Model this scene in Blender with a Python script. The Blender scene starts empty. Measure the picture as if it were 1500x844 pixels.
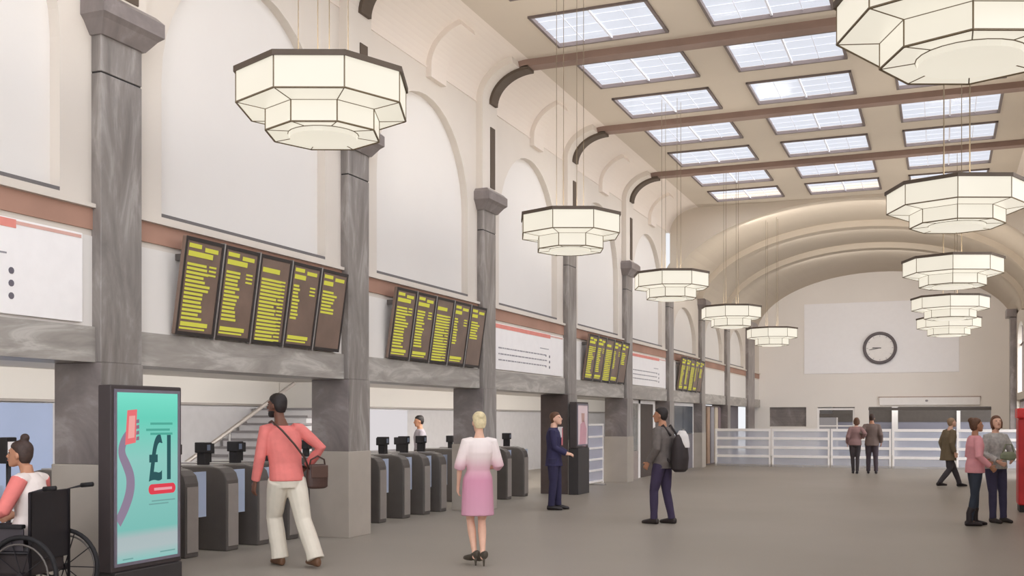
import bpy, bmesh, math, random
from mathutils import Vector, Matrix
random.seed(7)
SC = bpy.context.scene
COL = SC.collection
R = math.radians

# ------------------------------------------------------------------ camera, sky, exposure
cam_data = bpy.data.cameras.new('camera')
cam_data.sensor_width = 36.0
cam_data.lens = 36.0 * 1557 / 1500
cam_data.shift_y = (615 - 422) / 1500
cam_data.clip_end = 400
camera = bpy.data.objects.new('camera', cam_data)
COL.objects.link(camera)
camera.location = (0, 0, 1.6)
camera.rotation_euler = (R(90), 0, R(22.03))
SC.camera = camera
SC.view_settings.view_transform = 'Standard'
SC.view_settings.look = 'None'
SC.view_settings.gamma = 1
SC.view_settings.use_curve_mapping = False
SC.view_settings.exposure = 0.0
SC.cycles.diffuse_bounces = 8
SC.cycles.max_bounces = 14
SC.cycles.transparent_max_bounces = 16

SKY_BASE = 0.95          # overcast sky seen through the rooflights
SKY_GLOW = 5.9           # broad hazy brightness round the hidden sun, behind and right of the hall
world = bpy.data.worlds.new('overcast_sky')
SC.world = world
world.use_nodes = True
wt = world.node_tree
wt.nodes.clear()
w_out = wt.nodes.new('ShaderNodeOutputWorld')
w_bg = wt.nodes.new('ShaderNodeBackground')
w_tc = wt.nodes.new('ShaderNodeTexCoord')
w_dot = wt.nodes.new('ShaderNodeVectorMath'); w_dot.operation = 'DOT_PRODUCT'
w_dot.inputs[1].default_value = Vector((0.76, -0.44, 0.42)).normalized()
w_map = wt.nodes.new('ShaderNodeMapRange')
w_map.interpolation_type = 'SMOOTHSTEP'
w_map.inputs['From Min'].default_value = 0.15
w_map.inputs['From Max'].default_value = 0.95
w_map.inputs['To Min'].default_value = SKY_BASE
w_map.inputs['To Max'].default_value = SKY_GLOW
wt.links.new(w_tc.outputs['Generated'], w_dot.inputs[0])
wt.links.new(w_dot.outputs['Value'], w_map.inputs['Value'])
wt.links.new(w_map.outputs['Result'], w_bg.inputs['Strength'])
w_bg.inputs['Color'].default_value = (0.955, 0.965, 1.0, 1)
wt.links.new(w_bg.outputs['Background'], w_out.inputs['Surface'])

GATE_FILL = 135.0  # power of each added fill light in the room behind the gates
UPLIGHT = 46.0            # each pendant lamp's own upward light


def area_light(name, loc, sx, sy, power, color=(1, 0.97, 0.93), tilt=0.0):
    d = bpy.data.lights.new(name, 'AREA')
    d.shape = 'RECTANGLE'; d.size = sx; d.size_y = sy
    d.energy = power; d.color = color
    o = bpy.data.objects.new(name, d)
    COL.objects.link(o); o.location = loc
    o.rotation_euler = (0, tilt, 0)
    return o


# ------------------------------------------------------------------ materials
def srgb(r, g, b):
    def f(v):
        v /= 255.0
        return v / 12.92 if v <= 0.04045 else ((v + 0.055) / 1.055) ** 2.4
    return (f(r), f(g), f(b), 1)


MATS = {}


def mat(name, col, rough=0.7, metal=0.0, noise=0.06, scale=6.0, bump=0.0, coords='Object', spec=0.4):
    if name in MATS:
        return MATS[name]
    m = bpy.data.materials.new(name); m.use_nodes = True
    nt = m.node_tree; b = nt.nodes['Principled BSDF']
    b.inputs['Roughness'].default_value = rough
    b.inputs['Metallic'].default_value = metal
    b.inputs['Specular IOR Level'].default_value = spec
    tc = nt.nodes.new('ShaderNodeTexCoord')
    nz = nt.nodes.new('ShaderNodeTexNoise'); nz.inputs['Scale'].default_value = scale
    nz.inputs['Detail'].default_value = 4
    nt.links.new(tc.outputs[coords], nz.inputs['Vector'])
    rp = nt.nodes.new('ShaderNodeValToRGB')
    c = Vector(col[:3])
    rp.color_ramp.elements[0].position = 0.3
    rp.color_ramp.elements[1].position = 0.7
    rp.color_ramp.elements[0].color = (*(c * (1 - noise)), 1)
    rp.color_ramp.elements[1].color = (*[min(1, v * (1 + noise)) for v in c], 1)
    nt.links.new(nz.outputs['Fac'], rp.inputs['Fac'])
    nt.links.new(rp.outputs['Color'], b.inputs['Base Color'])
    if bump:
        bp = nt.nodes.new('ShaderNodeBump'); bp.inputs['Strength'].default_value = bump
        bp.inputs['Distance'].default_value = 0.01
        nt.links.new(nz.outputs['Fac'], bp.inputs['Height'])
        nt.links.new(bp.outputs['Normal'], b.inputs['Normal'])
    MATS[name] = m
    return m


def marble(name, c_dark, c_mid, c_vein, stretch=(1, 1, 1), rough=0.3, scale=2.2):
    if name in MATS:
        return MATS[name]
    m = bpy.data.materials.new(name); m.use_nodes = True
    nt = m.node_tree; b = nt.nodes['Principled BSDF']
    b.inputs['Roughness'].default_value = rough
    tc = nt.nodes.new('ShaderNodeTexCoord')
    mp = nt.nodes.new('ShaderNodeMapping'); mp.inputs['Scale'].default_value = stretch
    nt.links.new(tc.outputs['Object'], mp.inputs['Vector'])
    nz = nt.nodes.new('ShaderNodeTexNoise'); nz.inputs['Scale'].default_value = scale
    nz.inputs['Detail'].default_value = 7; nz.inputs['Distortion'].default_value = 0.9
    nz.inputs['Roughness'].default_value = 0.62
    nt.links.new(mp.outputs['Vector'], nz.inputs['Vector'])
    rp = nt.nodes.new('ShaderNodeValToRGB')
    e = rp.color_ramp.elements
    e[0].position = 0.28; e[0].color = c_dark
    e[1].position = 0.52; e[1].color = c_mid
    v = e.new(0.63); v.color = c_vein
    v2 = e.new(0.74); v2.color = c_mid
    nt.links.new(nz.outputs['Fac'], rp.inputs['Fac'])
    nt.links.new(rp.outputs['Color'], b.inputs['Base Color'])
    MATS[name] = m
    return m


def emit(name, col, strength=1.0):
    if name in MATS:
        return MATS[name]
    m = bpy.data.materials.new(name); m.use_nodes = True
    nt = m.node_tree; nt.nodes.clear()
    o = nt.nodes.new('ShaderNodeOutputMaterial'); e = nt.nodes.new('ShaderNodeEmission')
    e.inputs['Color'].default_value = col; e.inputs['Strength'].default_value = strength
    nt.links.new(e.outputs[0], o.inputs['Surface'])
    MATS[name] = m
    return m


def lamp_glass():
    m = bpy.data.materials.new('opal_glass'); m.use_nodes = True
    nt = m.node_tree; b = nt.nodes['Principled BSDF']
    b.inputs['Base Color'].default_value = srgb(112, 108, 100)
    b.inputs['Roughness'].default_value = 0.35
    tc = nt.nodes.new('ShaderNodeTexCoord')
    nz = nt.nodes.new('ShaderNodeTexNoise'); nz.inputs['Scale'].default_value = 2.0
    nt.links.new(tc.outputs['Object'], nz.inputs['Vector'])
    mr = nt.nodes.new('ShaderNodeMapRange')
    mr.inputs['To Min'].default_value = 0.74; mr.inputs['To Max'].default_value = 0.80
    nt.links.new(nz.outputs['Fac'], mr.inputs['Value'])
    nt.links.new(mr.outputs['Result'], b.inputs['Emission Strength'])
    b.inputs['Emission Color'].default_value = (1.0, 0.93, 0.78, 1)
    return m


def sky_glass():
    m = bpy.data.materials.new('rooflight_glass'); m.use_nodes = True
    nt = m.node_tree; nt.nodes.clear()
    o = nt.nodes.new('ShaderNodeOutputMaterial')
    t = nt.nodes.new('ShaderNodeBsdfTransparent'); t.inputs['Color'].default_value = (0.96, 0.97, 1, 1)
    g = nt.nodes.new('ShaderNodeBsdfGlossy'); g.inputs['Roughness'].default_value = 0.1
    mx = nt.nodes.new('ShaderNodeMixShader'); mx.inputs[0].default_value = 0.06
    nt.links.new(t.outputs[0], mx.inputs[1]); nt.links.new(g.outputs[0], mx.inputs[2])
    nt.links.new(mx.outputs[0], o.inputs['Surface'])
    return m


def tinted_glass(name, col, opacity):
    if name in MATS:
        return MATS[name]
    m = bpy.data.materials.new(name); m.use_nodes = True
    nt = m.node_tree; nt.nodes.clear()
    o = nt.nodes.new('ShaderNodeOutputMaterial')
    t = nt.nodes.new('ShaderNodeBsdfTransparent')
    g = nt.nodes.new('ShaderNodeBsdfPrincipled'); g.inputs['Base Color'].default_value = col
    g.inputs['Roughness'].default_value = 0.15
    mx = nt.nodes.new('ShaderNodeMixShader'); mx.inputs[0].default_value = opacity
    nt.links.new(t.outputs[0], mx.inputs[1]); nt.links.new(g.outputs[0], mx.inputs[2])
    nt.links.new(mx.outputs[0], o.inputs['Surface'])
    MATS[name] = m
    return m


M_WALL = mat('cream_plaster', srgb(212, 203, 192), 0.85, noise=0.02, scale=1.2)
M_COVE = mat('pale_cove_plaster', srgb(224, 213, 202), 0.9, noise=0.02, scale=0.9)
M_PANEL = mat('white_plaster', srgb(224, 219, 213), 0.85, noise=0.015, scale=0.8)
M_CEIL = mat('beige_ceiling', srgb(198, 186, 170), 0.9, noise=0.02, scale=0.9)
M_FAR = mat('far_plaster', srgb(236, 230, 224), 0.85, noise=0.02, scale=0.6)
M_BROWN = mat('brown_beam_paint', srgb(138, 114, 102), 0.6, noise=0.12, scale=1.5)
M_DBROWN = mat('dark_bronze_paint', srgb(88, 75, 63), 0.6, noise=0.1, scale=2)
M_STRIP = mat('terracotta_strip', srgb(166, 128, 110), 0.6, noise=0.12, scale=1.2)
M_PLINTH = mat('grey_stone_plinth', srgb(172, 163, 152), 0.5, noise=0.05, scale=3)
M_PLINTHP = mat('pier_stone', srgb(128, 121, 115), 0.5, noise=0.06, scale=2)
M_MARB_V = marble('grey_marble_shaft', srgb(104, 98, 94), srgb(136, 129, 124), srgb(162, 156, 151), (1.6, 1.6, 0.35), 0.28)
M_MARB_H = marble('grey_marble_beam', srgb(132, 126, 120), srgb(160, 154, 147), srgb(186, 181, 174), (1, 0.3, 1.6), 0.35, 3.0)
M_MARB_D = marble('dark_marble', srgb(104, 96, 94), srgb(130, 121, 118), srgb(152, 144, 141), (0.8, 0.8, 0.8), 0.3, 1.6)
M_BLACK = mat('black_plastic', srgb(34, 31, 32), 0.45, noise=0.1)
M_DGREY = mat('dark_grey_metal', srgb(98, 92, 88), 0.45, 0.2, noise=0.06)
M_MGREY = mat('mid_grey_metal', srgb(150, 142, 136), 0.45, 0.2, noise=0.05)
M_STEEL = mat('brushed_steel', srgb(182, 178, 176), 0.3, 0.7, noise=0.04)
M_WHITE = mat('white_enamel', srgb(240, 236, 234), 0.5, noise=0.02)
M_LINE = mat('lamp_frame_bronze', srgb(120, 105, 82), 0.5, noise=0.05)
M_REVEAL = mat('grey_brown_frame', srgb(112, 100, 96), 0.6, noise=0.05)
M_BAR = mat('pale_glazing_bar', srgb(232, 234, 244), 0.6, noise=0.02)
M_OPAL = lamp_glass()
M_SKYGL = sky_glass()
M_INNER = mat('inner_wall_grey', srgb(204, 201, 202), 0.8, noise=0.03)
M_SKIN_L = mat('fair_skin', srgb(226, 180, 156), 0.55, noise=0.04, scale=20)
M_SKIN_M = mat('tan_skin', srgb(178, 128, 100), 0.55, noise=0.04, scale=20)
M_SKIN_D = mat('brown_skin', srgb(110, 72, 56), 0.5, noise=0.05, scale=20)


def floor_mat():
    m = bpy.data.materials.new('terrazzo_floor'); m.use_nodes = True
    nt = m.node_tree; b = nt.nodes['Principled BSDF']
    tc = nt.nodes.new('ShaderNodeTexCoord')
    n1 = nt.nodes.new('ShaderNodeTexNoise'); n1.inputs['Scale'].default_value = 0.25; n1.inputs['Detail'].default_value = 3
    n2 = nt.nodes.new('ShaderNodeTexNoise'); n2.inputs['Scale'].default_value = 60
    for n in (n1, n2):
        nt.links.new(tc.outputs['Object'], n.inputs['Vector'])
    r1 = nt.nodes.new('ShaderNodeValToRGB')
    r1.color_ramp.elements[0].position = 0.3; r1.color_ramp.elements[0].color = srgb(146, 138, 127)
    r1.color_ramp.elements[1].position = 0.7; r1.color_ramp.elements[1].color = srgb(158, 150, 140)
    mx = nt.nodes.new('ShaderNodeMixRGB'); mx.blend_type = 'MULTIPLY'; mx.inputs[0].default_value = 0.15
    nt.links.new(n1.outputs['Fac'], r1.inputs['Fac'])
    nt.links.new(r1.outputs['Color'], mx.inputs[1]); nt.links.new(n2.outputs['Fac'], mx.inputs[2])
    nt.links.new(mx.outputs[0], b.inputs['Base Color'])
    b.inputs['Roughness'].default_value = 0.42
    b.inputs['Specular IOR Level'].default_value = 0.35
    return m


M_FLOOR = floor_mat()


# ------------------------------------------------------------------ mesh helpers
class MB:
    def __init__(self):
        self.bm = bmesh.new()

    def box(self, x0, x1, y0, y1, z0, z1, rot=None):
        v = [self.bm.verts.new(p) for p in
             ((x0, y0, z0), (x1, y0, z0), (x1, y1, z0), (x0, y1, z0), (x0, y0, z1), (x1, y0, z1), (x1, y1, z1), (x0, y1, z1))]
        if rot:
            for q in v:
                q.co = rot @ q.co
        for f in ((0, 3, 2, 1), (4, 5, 6, 7), (0, 1, 5, 4), (1, 2, 6, 5), (2, 3, 7, 6), (3, 0, 4, 7)):
            self.bm.faces.new([v[i] for i in f])
        return self

    def rings(self, rings, closed_caps=True):
        vs = [[self.bm.verts.new(p) for p in r] for r in rings]
        n = len(vs[0])
        for a, b in zip(vs, vs[1:]):
            for i in range(n):
                self.bm.faces.new((a[i], a[(i + 1) % n], b[(i + 1) % n], b[i]))
        if closed_caps:
            self.bm.faces.new(vs[0][::-1]); self.bm.faces.new(vs[-1])
        return self

    def tube(self, pts, rad, n=8, flat=1.0):
        pts = [Vector(p) for p in pts]
        if not isinstance(rad, (list, tuple)):
            rad = [rad] * len(pts)
        rr = []; prev = None
        for i, p in enumerate(pts):
            d = (pts[min(i + 1, len(pts) - 1)] - pts[max(i - 1, 0)])
            d = d.normalized() if d.length > 1e-9 else Vector((0, 0, 1))
            if prev is None:
                u = Vector((1, 0, 0)) if abs(d.x) < 0.8 else Vector((0, 1, 0))
            else:
                u = prev
            u = (u - d * u.dot(d))
            u = u.normalized() if u.length > 1e-6 else d.orthogonal().normalized()
            w = d.cross(u); prev = u
            rr.append([p + (u * math.cos(2 * math.pi * k / n) + w * math.sin(2 * math.pi * k / n) * flat) * rad[i] for k in range(n)])
        return self.rings(rr)

    def prism(self, poly, axis, a, b):
        """poly of 2D points extruded along axis from a to b"""
        def P(u, v, t):
            return {'x': (t, u, v), 'y': (u, t, v), 'z': (u, v, t)}[axis]
        A = [self.bm.verts.new(P(u, v, a)) for u, v in poly]
        B = [self.bm.verts.new(P(u, v, b)) for u, v in poly]
        n = len(poly)
        self.bm.faces.new(A); self.bm.faces.new(B[::-1])
        for i in range(n):
            self.bm.faces.new((A[i], B[i], B[(i + 1) % n], A[(i + 1) % n]))
        return self

    def band(self, inner, outer, axis, a, b):
        """strip solid between two polylines (2D) extruded along axis"""
        def P(u, v, t):
            return {'x': (t, u, v), 'y': (u, t, v), 'z': (u, v, t)}[axis]
        for i in range(len(inner) - 1):
            q = [inner[i], inner[i + 1], outer[i + 1], outer[i]]
            self.prism(q, axis, a, b)
        return self

    def ellipsoid(self, c, r, n=16, m=10, rot=None):
        c = Vector(c); rr = []
        for j in range(1, m):
            th = math.pi * j / m
            ring = []
            for i in range(n):
                p = Vector((r[0] * math.sin(th) * math.cos(2 * math.pi * i / n), r[1] * math.sin(th) * math.sin(2 * math.pi * i / n), -r[2] * math.cos(th)))
                if rot: p = rot @ p
                ring.append(c + p)
            rr.append(ring)
        return self.rings(rr)

    def build(self, name, m, parent=None, smooth=False, bevel=0.0, loc=None):
        bm = self.bm
        bmesh.ops.recalc_face_normals(bm, faces=bm.faces)
        if bevel:
            bmesh.ops.bevel(bm, geom=[e for e in bm.edges if e.calc_face_angle(0) > 0.6], offset=bevel, segments=2, affect='EDGES', profile=0.6)
        me = bpy.data.meshes.new(name)
        bm.to_mesh(me); bm.free()
        me.materials.append(m)
        if smooth:
            for p in me.polygons: p.use_smooth = True
        o = bpy.data.objects.new(name, me)
        COL.objects.link(o)
        if parent is not None: o.parent = parent
        if loc is not None: o.location = loc
        return o


def thing(name, label, cat, loc=(0, 0, 0), rz=0.0, group=None):
    o = bpy.data.objects.new(name, None)
    o.empty_display_size = 0.2
    COL.objects.link(o); o.location = loc; o.rotation_euler = (0, 0, rz)
    o['label'] = label; o['category'] = cat
    if group: o['group'] = group
    return o


def tag(o, label, cat, group=None):
    o['label'] = label; o['category'] = cat
    if group: o['group'] = group
    return o


def struct(o):
    o['kind'] = 'structure'
    return o


def dup(root, loc, rz, label, group=None):
    r = root.copy(); COL.objects.link(r); r.location = loc; r.rotation_euler = (0, 0, rz)
    r['label'] = label
    if group: r['group'] = group
    for ch in list(root.children):
        c = ch.copy(); COL.objects.link(c); c.parent = r
        for g in list(ch.children):
            d = g.copy(); COL.objects.link(d); d.parent = c
    return r


# ------------------------------------------------------------------ the hall
PITCH = 4.56
E0 = 7.93                                  # near edge of the first pilaster in view
XW, XC = -7.56, -7.44                      # left wall face, pilaster face
XR = 2.62                                  # right wall face
XM = (XW + XR) / 2
YN, YG, YF = -5.0, 31.3, 48.0              # near end, inner arch, far wall
ZS, ZC = 7.2, 7.9                          # cove springing, flat ceiling


def edge(n):
    return E0 + PITCH * n


struct(MB().box(-16, 7, YN - 1, 56, -0.12, 0).build('floor', M_FLOOR))


def wall_side(x, sgn, name, opening):
    """side wall with arched recesses; sgn=+1 when the hall lies towards +x"""
    mb = MB(); pm = MB(); sill = MB()
    d = 0.12
    top = ZS
    xb = x - sgn * 0.35
    for n in range(-3, 9):
        y0, y1 = edge(n), edge(n + 1)
        if n == 8: y1 = YF
        ya, yb = y0, y1
        if n == 8:
            mb.box(min(x, xb), max(x, xb), ya, yb, 2.5, top if False else 5.6)
            continue
        c = (y0 + 0.6 + y1) / 2
        hw = 1.59
        zs, ap = 5.15, 6.74
        tz = top
        if n >= 5:
            zs, ap = 4.05, 5.15; tz = 5.6
            if opening: zs = 4.5
            if n == 5: ya = y0
        zb = 3.72 if not (opening and n >= 5) else 2.6  # unseen right arches beyond the inner arch cut lower for more daylight
        X0, X1 = min(x, xb), max(x, xb)
        mb.box(X0, X1, ya, yb, 2.5, zb)
        mb.box(X0, X1, ya, c - hw, zb, tz)
        mb.box(X0, X1, c + hw, yb, zb, tz)
        N = 20
        arc = [(c - hw * math.cos(math.pi * i / N), zs + (ap - zs) * math.sin(math.pi * i / N)) for i in range(N + 1)]
        out = [(p[0], tz) for p in arc]
        mb.band(arc, out, 'x', X0, X1)
        if not opening:
            pm.box(min(x - sgn * d, xb), max(x - sgn * d, xb), c - hw, c + hw, zb, ap + 0.02)
            sill.box(min(x, x - sgn * 0.1) - 0.0, max(x, x - sgn * 0.1) + 0.0, c - hw, c + hw, zb - 0.001, zb + 0.035)
        else:  # unseen right side: arches left open as windows to let daylight in
            for k in range(1, 4):
                yy = c - hw + 2 * hw * k / 4
                pm.box(X0 + 0.1, X0 + 0.15, yy - 0.03, yy + 0.03, zb, ap)
            for zz in (4.4, 5.15, 5.9):
                pm.box(X0 + 0.1, X0 + 0.15, c - hw, c + hw, zz - 0.03, zz + 0.03)
    w = struct(mb.build(name, M_WALL))
    return w, pm, sill


wl, pm, sill = wall_side(XW, 1, 'wall_left', False)
p = pm.build('arch_panel', M_PANEL, wl)
sill.build('panel_sill', mat('dark_sill', srgb(110, 105, 104), 0.6), wl)  # dark trim stands for the shadow gap at each panel's foot
wr, pm, sill = wall_side(XR, -1, 'wall_right', True)
sill.bm.free()
pm.build('window_bars', M_REVEAL, wr)
lw = MB().box(XR, XR + 0.35, YN, edge(5) + .6, 0, 2.5)
lw.box(XR, XR + 0.35, edge(5) + .6, YF, 2.35, 2.5)
for n in (6, 7, 8):
    lw.box(XR, XR + 0.35, edge(n), edge(n) + .6, 0, 2.35)
lw.box(XR, XR + 0.35, edge(8) + .6, YF, 0, 2.35)
struct(lw.build('wall_right', M_WALL))
dn = 0
for n in (5, 6, 7):                       # unseen door openings added on the right side to let daylight in
    dn += 1
    fr_ = MB()
    ya, yb = edge(n) + .6, edge(n + 1)
    for k in range(5):
        yy = ya + (yb - ya - .06) * k / 4
        fr_.box(XR + .12, XR + .18, yy, yy + .06, 0, 2.35)
    fr_.box(XR + .12, XR + .18, ya, yb, 2.27, 2.35)
    struct(fr_.build('door_%d' % dn, M_REVEAL))

# white fascia boards under the terracotta strip, marble lintel and strip: the lines that run down the left side
struct(MB().box(XW - 0.35, XW + 0.02, edge(-3), YF, 3.42, 3.62).build('trim_1', M_STRIP))
struct(MB().box(XW + 0.02, XW + 0.06, edge(-3), YF, 3.625, 3.665).build('trim_2', M_WALL))
for i, (m_, x1_, z0_, z1_) in enumerate(((M_MARB_H, XW + 0.05, 2.15, 2.49),)):
    struct(MB().box(XW - 0.46, x1_, edge(-3), YF, z0_, z1_).build('trim_3', m_))
struct(MB().box(XW - 0.3, XW + 0.012, edge(-3), YF, 2.49, 3.36).build('trim_4', M_PANEL))

# cove, flat ceiling with rooflight openings
CR_X, CR_Z = 0.86, ZC - ZS
NC = 14


def cove_pts(sgn, off=0.0):
    """profile from the wall up to the ceiling, offset into the room"""
    x = XW if sgn > 0 else XR
    res = []
    for i in range(NC + 1):
        a = math.pi / 2 * i / NC
        cx = x + sgn * CR_X
        res.append((cx - sgn * (CR_X - off) * math.cos(a), ZS + (CR_Z - off) * math.sin(a)))
    return res


for sgn, nm in ((1, 'left'), (-1, 'right')):
    x = XW if sgn > 0 else XR
    outer = [(x - sgn * 0.35 + sgn * 1.21 * i / NC, 8.25) if i else (x - sgn * 0.35, ZS) for i in range(NC + 1)]
    outer[1:] = [(x - sgn * 0.35 + sgn * (1.21) * (i - 1) / (NC - 1), 8.25) for i in range(1, NC + 1)]
    struct(MB().band(cove_pts(sgn), outer, 'y', edge(-3), YG).build('ceiling', M_COVE))
    # slim moulding on the springing line
    struct(MB().box(min(x, x + sgn * 0.03), max(x, x + sgn * 0.015), edge(-3), YG, ZS - 0.03, ZS).build('trim_5', M_COVE))

SKX = [(-6.0, -4.1), (-3.4, -1.52), (-0.8, 1.1)]
xl, xr = XW + CR_X, XR - CR_X
ceil = MB()
T = 0.05
xs = [xl] + [v for s in SKX for v in s] + [xr]
for a, b in ((xs[0], xs[1]), (xs[2], xs[3]), (xs[4], xs[5]), (xs[6], xs[7])):
    ceil.box(a, b, edge(-3), YG, ZC, ZC + T)
rows = []
for n in range(-3, 5):
    rows += [(edge(n) + 0.78, edge(n) + 2.26), (edge(n) + 2.98, edge(n) + 4.42)]
rows += [(edge(5) - 0.0, edge(5) - 0.0)][:0]
for (a, b) in SKX:
    prev = edge(-3)
    for (y0, y1) in rows:
        ceil.box(a, b, prev, y0, ZC, ZC + T)
        prev = y1
    ceil.box(a, b, prev, YG, ZC, ZC + T)
struct(ceil.build('ceiling', M_CEIL))

# rooflights: one window prototype per row length, copied
wn = 0
protos = {}
for (a, b) in SKX:
    for (y0, y1) in rows:
        wn += 1
        key = (round(b - a, 2), round(y1 - y0, 2))
        if key not in protos:
            w, l = (b - a), (y1 - y0)
            fr = MB(); t = 0.045
            # the dark lining of the opening hangs a touch below the ceiling
            fr.box(-w / 2, -w / 2 + t, -l / 2, l / 2, -0.035, 0.03)
            fr.box(w / 2 - t, w / 2, -l / 2, l / 2, -0.035, 0.03)
            fr.box(-w / 2, w / 2, -l / 2, -l / 2 + t, -0.035, 0.03)
            fr.box(-w / 2, w / 2, l / 2 - t, l / 2, -0.035, 0.03)
            f = MB()
            f.box(-0.015, 0.015, -l / 2, l / 2, -0.005, 0.02)
            g = MB()
            for k in (1, 3):
                xx = -w / 2 + w * k / 4
                g.box(xx - 0.006, xx + 0.006, -l / 2, l / 2, 0.015, 0.02)
            for k in (1, 2, 3):
                yy = -l / 2 + l * k / 4
                g.box(-w / 2, w / 2, yy - 0.005, yy + 0.005, 0.015, 0.02)
            pn = MB().box(-w / 2, w / 2, -l / 2, l / 2, 0.021, 0.028)
            protos[key] = (fr.build('frame_mesh', M_REVEAL), f.build('mullion_mesh', M_BAR), g.build('bars_mesh', M_BAR), pn.build('pane_mesh', M_SKYGL))
            for o in protos[key]:
                COL.objects.unlink(o)
        fr, f, g, pn = protos[key]
        loc = ((a + b) / 2, (y0 + y1) / 2, ZC)
        o = fr.copy(); o.name = 'window_%d' % wn; COL.objects.link(o); o.location = loc; struct(o)
        for src, nm in ((f, 'mullion'), (g, 'glazing_bars'), (pn, 'pane')):
            c = src.copy(); c.name = nm; COL.objects.link(c); c.parent = o

# transverse ribs on the cove over every pilaster, with bronze band, and brown beams under the ceiling
tn = 6
for n in range(-2, 6):
    y0 = edge(n)
    if n == 5: continue
    for sgn in (1, -1):
        x = XW if sgn > 0 else XR
        rib = MB()
        rib.band(cove_pts(sgn, 0.12)[:13], cove_pts(sgn, -0.02)[:13], 'y', y0 - 0.04, y0 + 0.62)
        rib.box(min(x, x + sgn * 0.12), max(x, x + sgn * 0.12), y0 - 0.04, y0 + 0.62, 5.6, ZS)
        struct(rib.build('trim_%d' % tn, M_WALL)); tn += 1
        bb = MB()
        bb.band(cove_pts(sgn, 0.17), cove_pts(sgn, 0.10), 'y', y0 + 0.26, y0 + 0.54)
        bb.box(min(x + sgn * .1, x + sgn * 0.135), max(x + sgn * .1, x + sgn * 0.135), y0 + 0.30, y0 + 0.50, 5.72, 6.80)
        struct(bb.build('trim_%d' % tn, M_DBROWN)); tn += 1
    struct(MB().box(xl - 0.26, xr + 0.26, y0 + 0.26, y0 + 0.54, ZC - 0.12, ZC + 0.01).build('trim_%d' % tn, M_BROWN)); tn += 1
# raised arch band at mid bay
for n in range(-2, 5):
    yc = edge(n) + 0.3 + PITCH / 2
    for sgn in (1, -1):
        rib = MB()
        cp = cove_pts(sgn, 0.09)[:12]; ci = cove_pts(sgn, -0.02)[:12]
        x = XW if sgn > 0 else XR
        rib.band(cp, ci, 'y', yc, yc + 0.55)
        rib.box(min(x - sgn * .02, x + sgn * 0.09), max(x - sgn * .02, x + sgn * 0.09), yc, yc + 0.55, ZS - 0.18, ZS)
        struct(rib.build('trim_%d' % tn, M_COVE)); tn += 1

# inner arch wall and barrel vault beyond it
A_E, B_E, Z_E = (XR - XW) / 2, 2.45, 5.38


def vault(off=0.0, N=40):
    return [(XM - (A_E - off) * math.cos(math.pi * i / N), Z_E + (B_E - off) * math.sin(math.pi * i / N)) for i in range(N + 1)]


N = 40
arc = vault(0.0)
outer = [(p[0], 8.25) for p in arc]
struct(MB().band(arc, outer, 'y', YG, YG + 0.3).build('wall_middle', M_CEIL))
v0 = vault(-0.10)
struct(MB().band(v0, [(XM - (A_E + 0.4) * math.cos(math.pi * i / N), Z_E + (B_E + 0.4) * math.sin(math.pi * i / N)) for i in range(N + 1)], 'y', YG + 0.3, YF).build('ceiling', M_CEIL))
for y0 in (edge(6) + 0.1, edge(7) + 0.1):
    struct(MB().band(vault(0.10), vault(-0.12), 'y', y0, y0 + 0.55).build('trim_%d' % tn, M_CEIL)); tn += 1

# far wall with its openings
far = MB()
ops = [(-7.1, -5.52, 1.3, 2.15), (-5.05, -3.49, 0, 2.1), (-2.93, 1.88, 0, 2.1)]
far.box(XW - 0.3, XR + 0.3, YF, YF + 0.35, 2.15, 8.3)
far.box(XW - 0.3, -7.1, YF, YF + 0.35, 0, 2.15)
far.box(-7.1, -5.52, YF, YF + 0.35, 0, 1.3)
far.box(-5.52, -5.05, YF, YF + 0.35, 0, 2.15)
far.box(-3.49, -2.93, YF, YF + 0.35, 0, 2.15)
far.box(1.88, XR + 0.3, YF, YF + 0.35, 0, 2.15)
struct(far.build('wall_far', M_FAR))
struct(MB().box(XW - 0.3, XR + 2, YF + 5, YF + 5.2, 0, 3).build('wall_back', M_INNER))
struct(MB().box(XW - 0.3, XR + 2, YF + 0.35, YF + 5, 2.6, 2.8).build('ceiling', M_INNER))
area_light('lobby_light', (-1.5, YF + 2.2, 2.55), 7, 0.6, 70)  # added fill beyond the far wall, not a modelled fitting

# added unseen fill lights behind the vault ribs, washing the vault and the far wall
for y_, p_ in ((YG + .5, 70), (edge(6) + .9, 80), (edge(7) + .9, 110)):
    area_light('vault_strip_light', (XM, y_, 7.35), 6.0, 0.15, p_, (1.0, .96, .92)).rotation_euler = (R(68), 0, 0)

# room behind the gate line
struct(MB().box(-12.5, -12.2, YN, YF, 0, 2.6).build('wall_inner', M_INNER))
struct(MB().box(-12.2, XW - 0.46, edge(-3), YF, 2.34, 2.55).build('ceiling', M_PANEL))
struct(MB().box(-12.2, -12.12, edge(-3), YF, 1.9, 2.34).build('trim_%d' % tn, M_PANEL)); tn += 1
struct(MB().box(-12.2, -12.10, edge(-3), YF, 1.86, 1.90).build('trim_%d' % tn, M_MGREY)); tn += 1
for n in range(-1, 7):  # added fill lights hidden behind the lintel to brighten the inner room
    area_light('soffit_light', (-8.75, edge(n) + 2.6, 2.32), 0.5, 3.4, GATE_FILL * (1.0 if n < 5 else .6), tilt=R(58))

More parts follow.
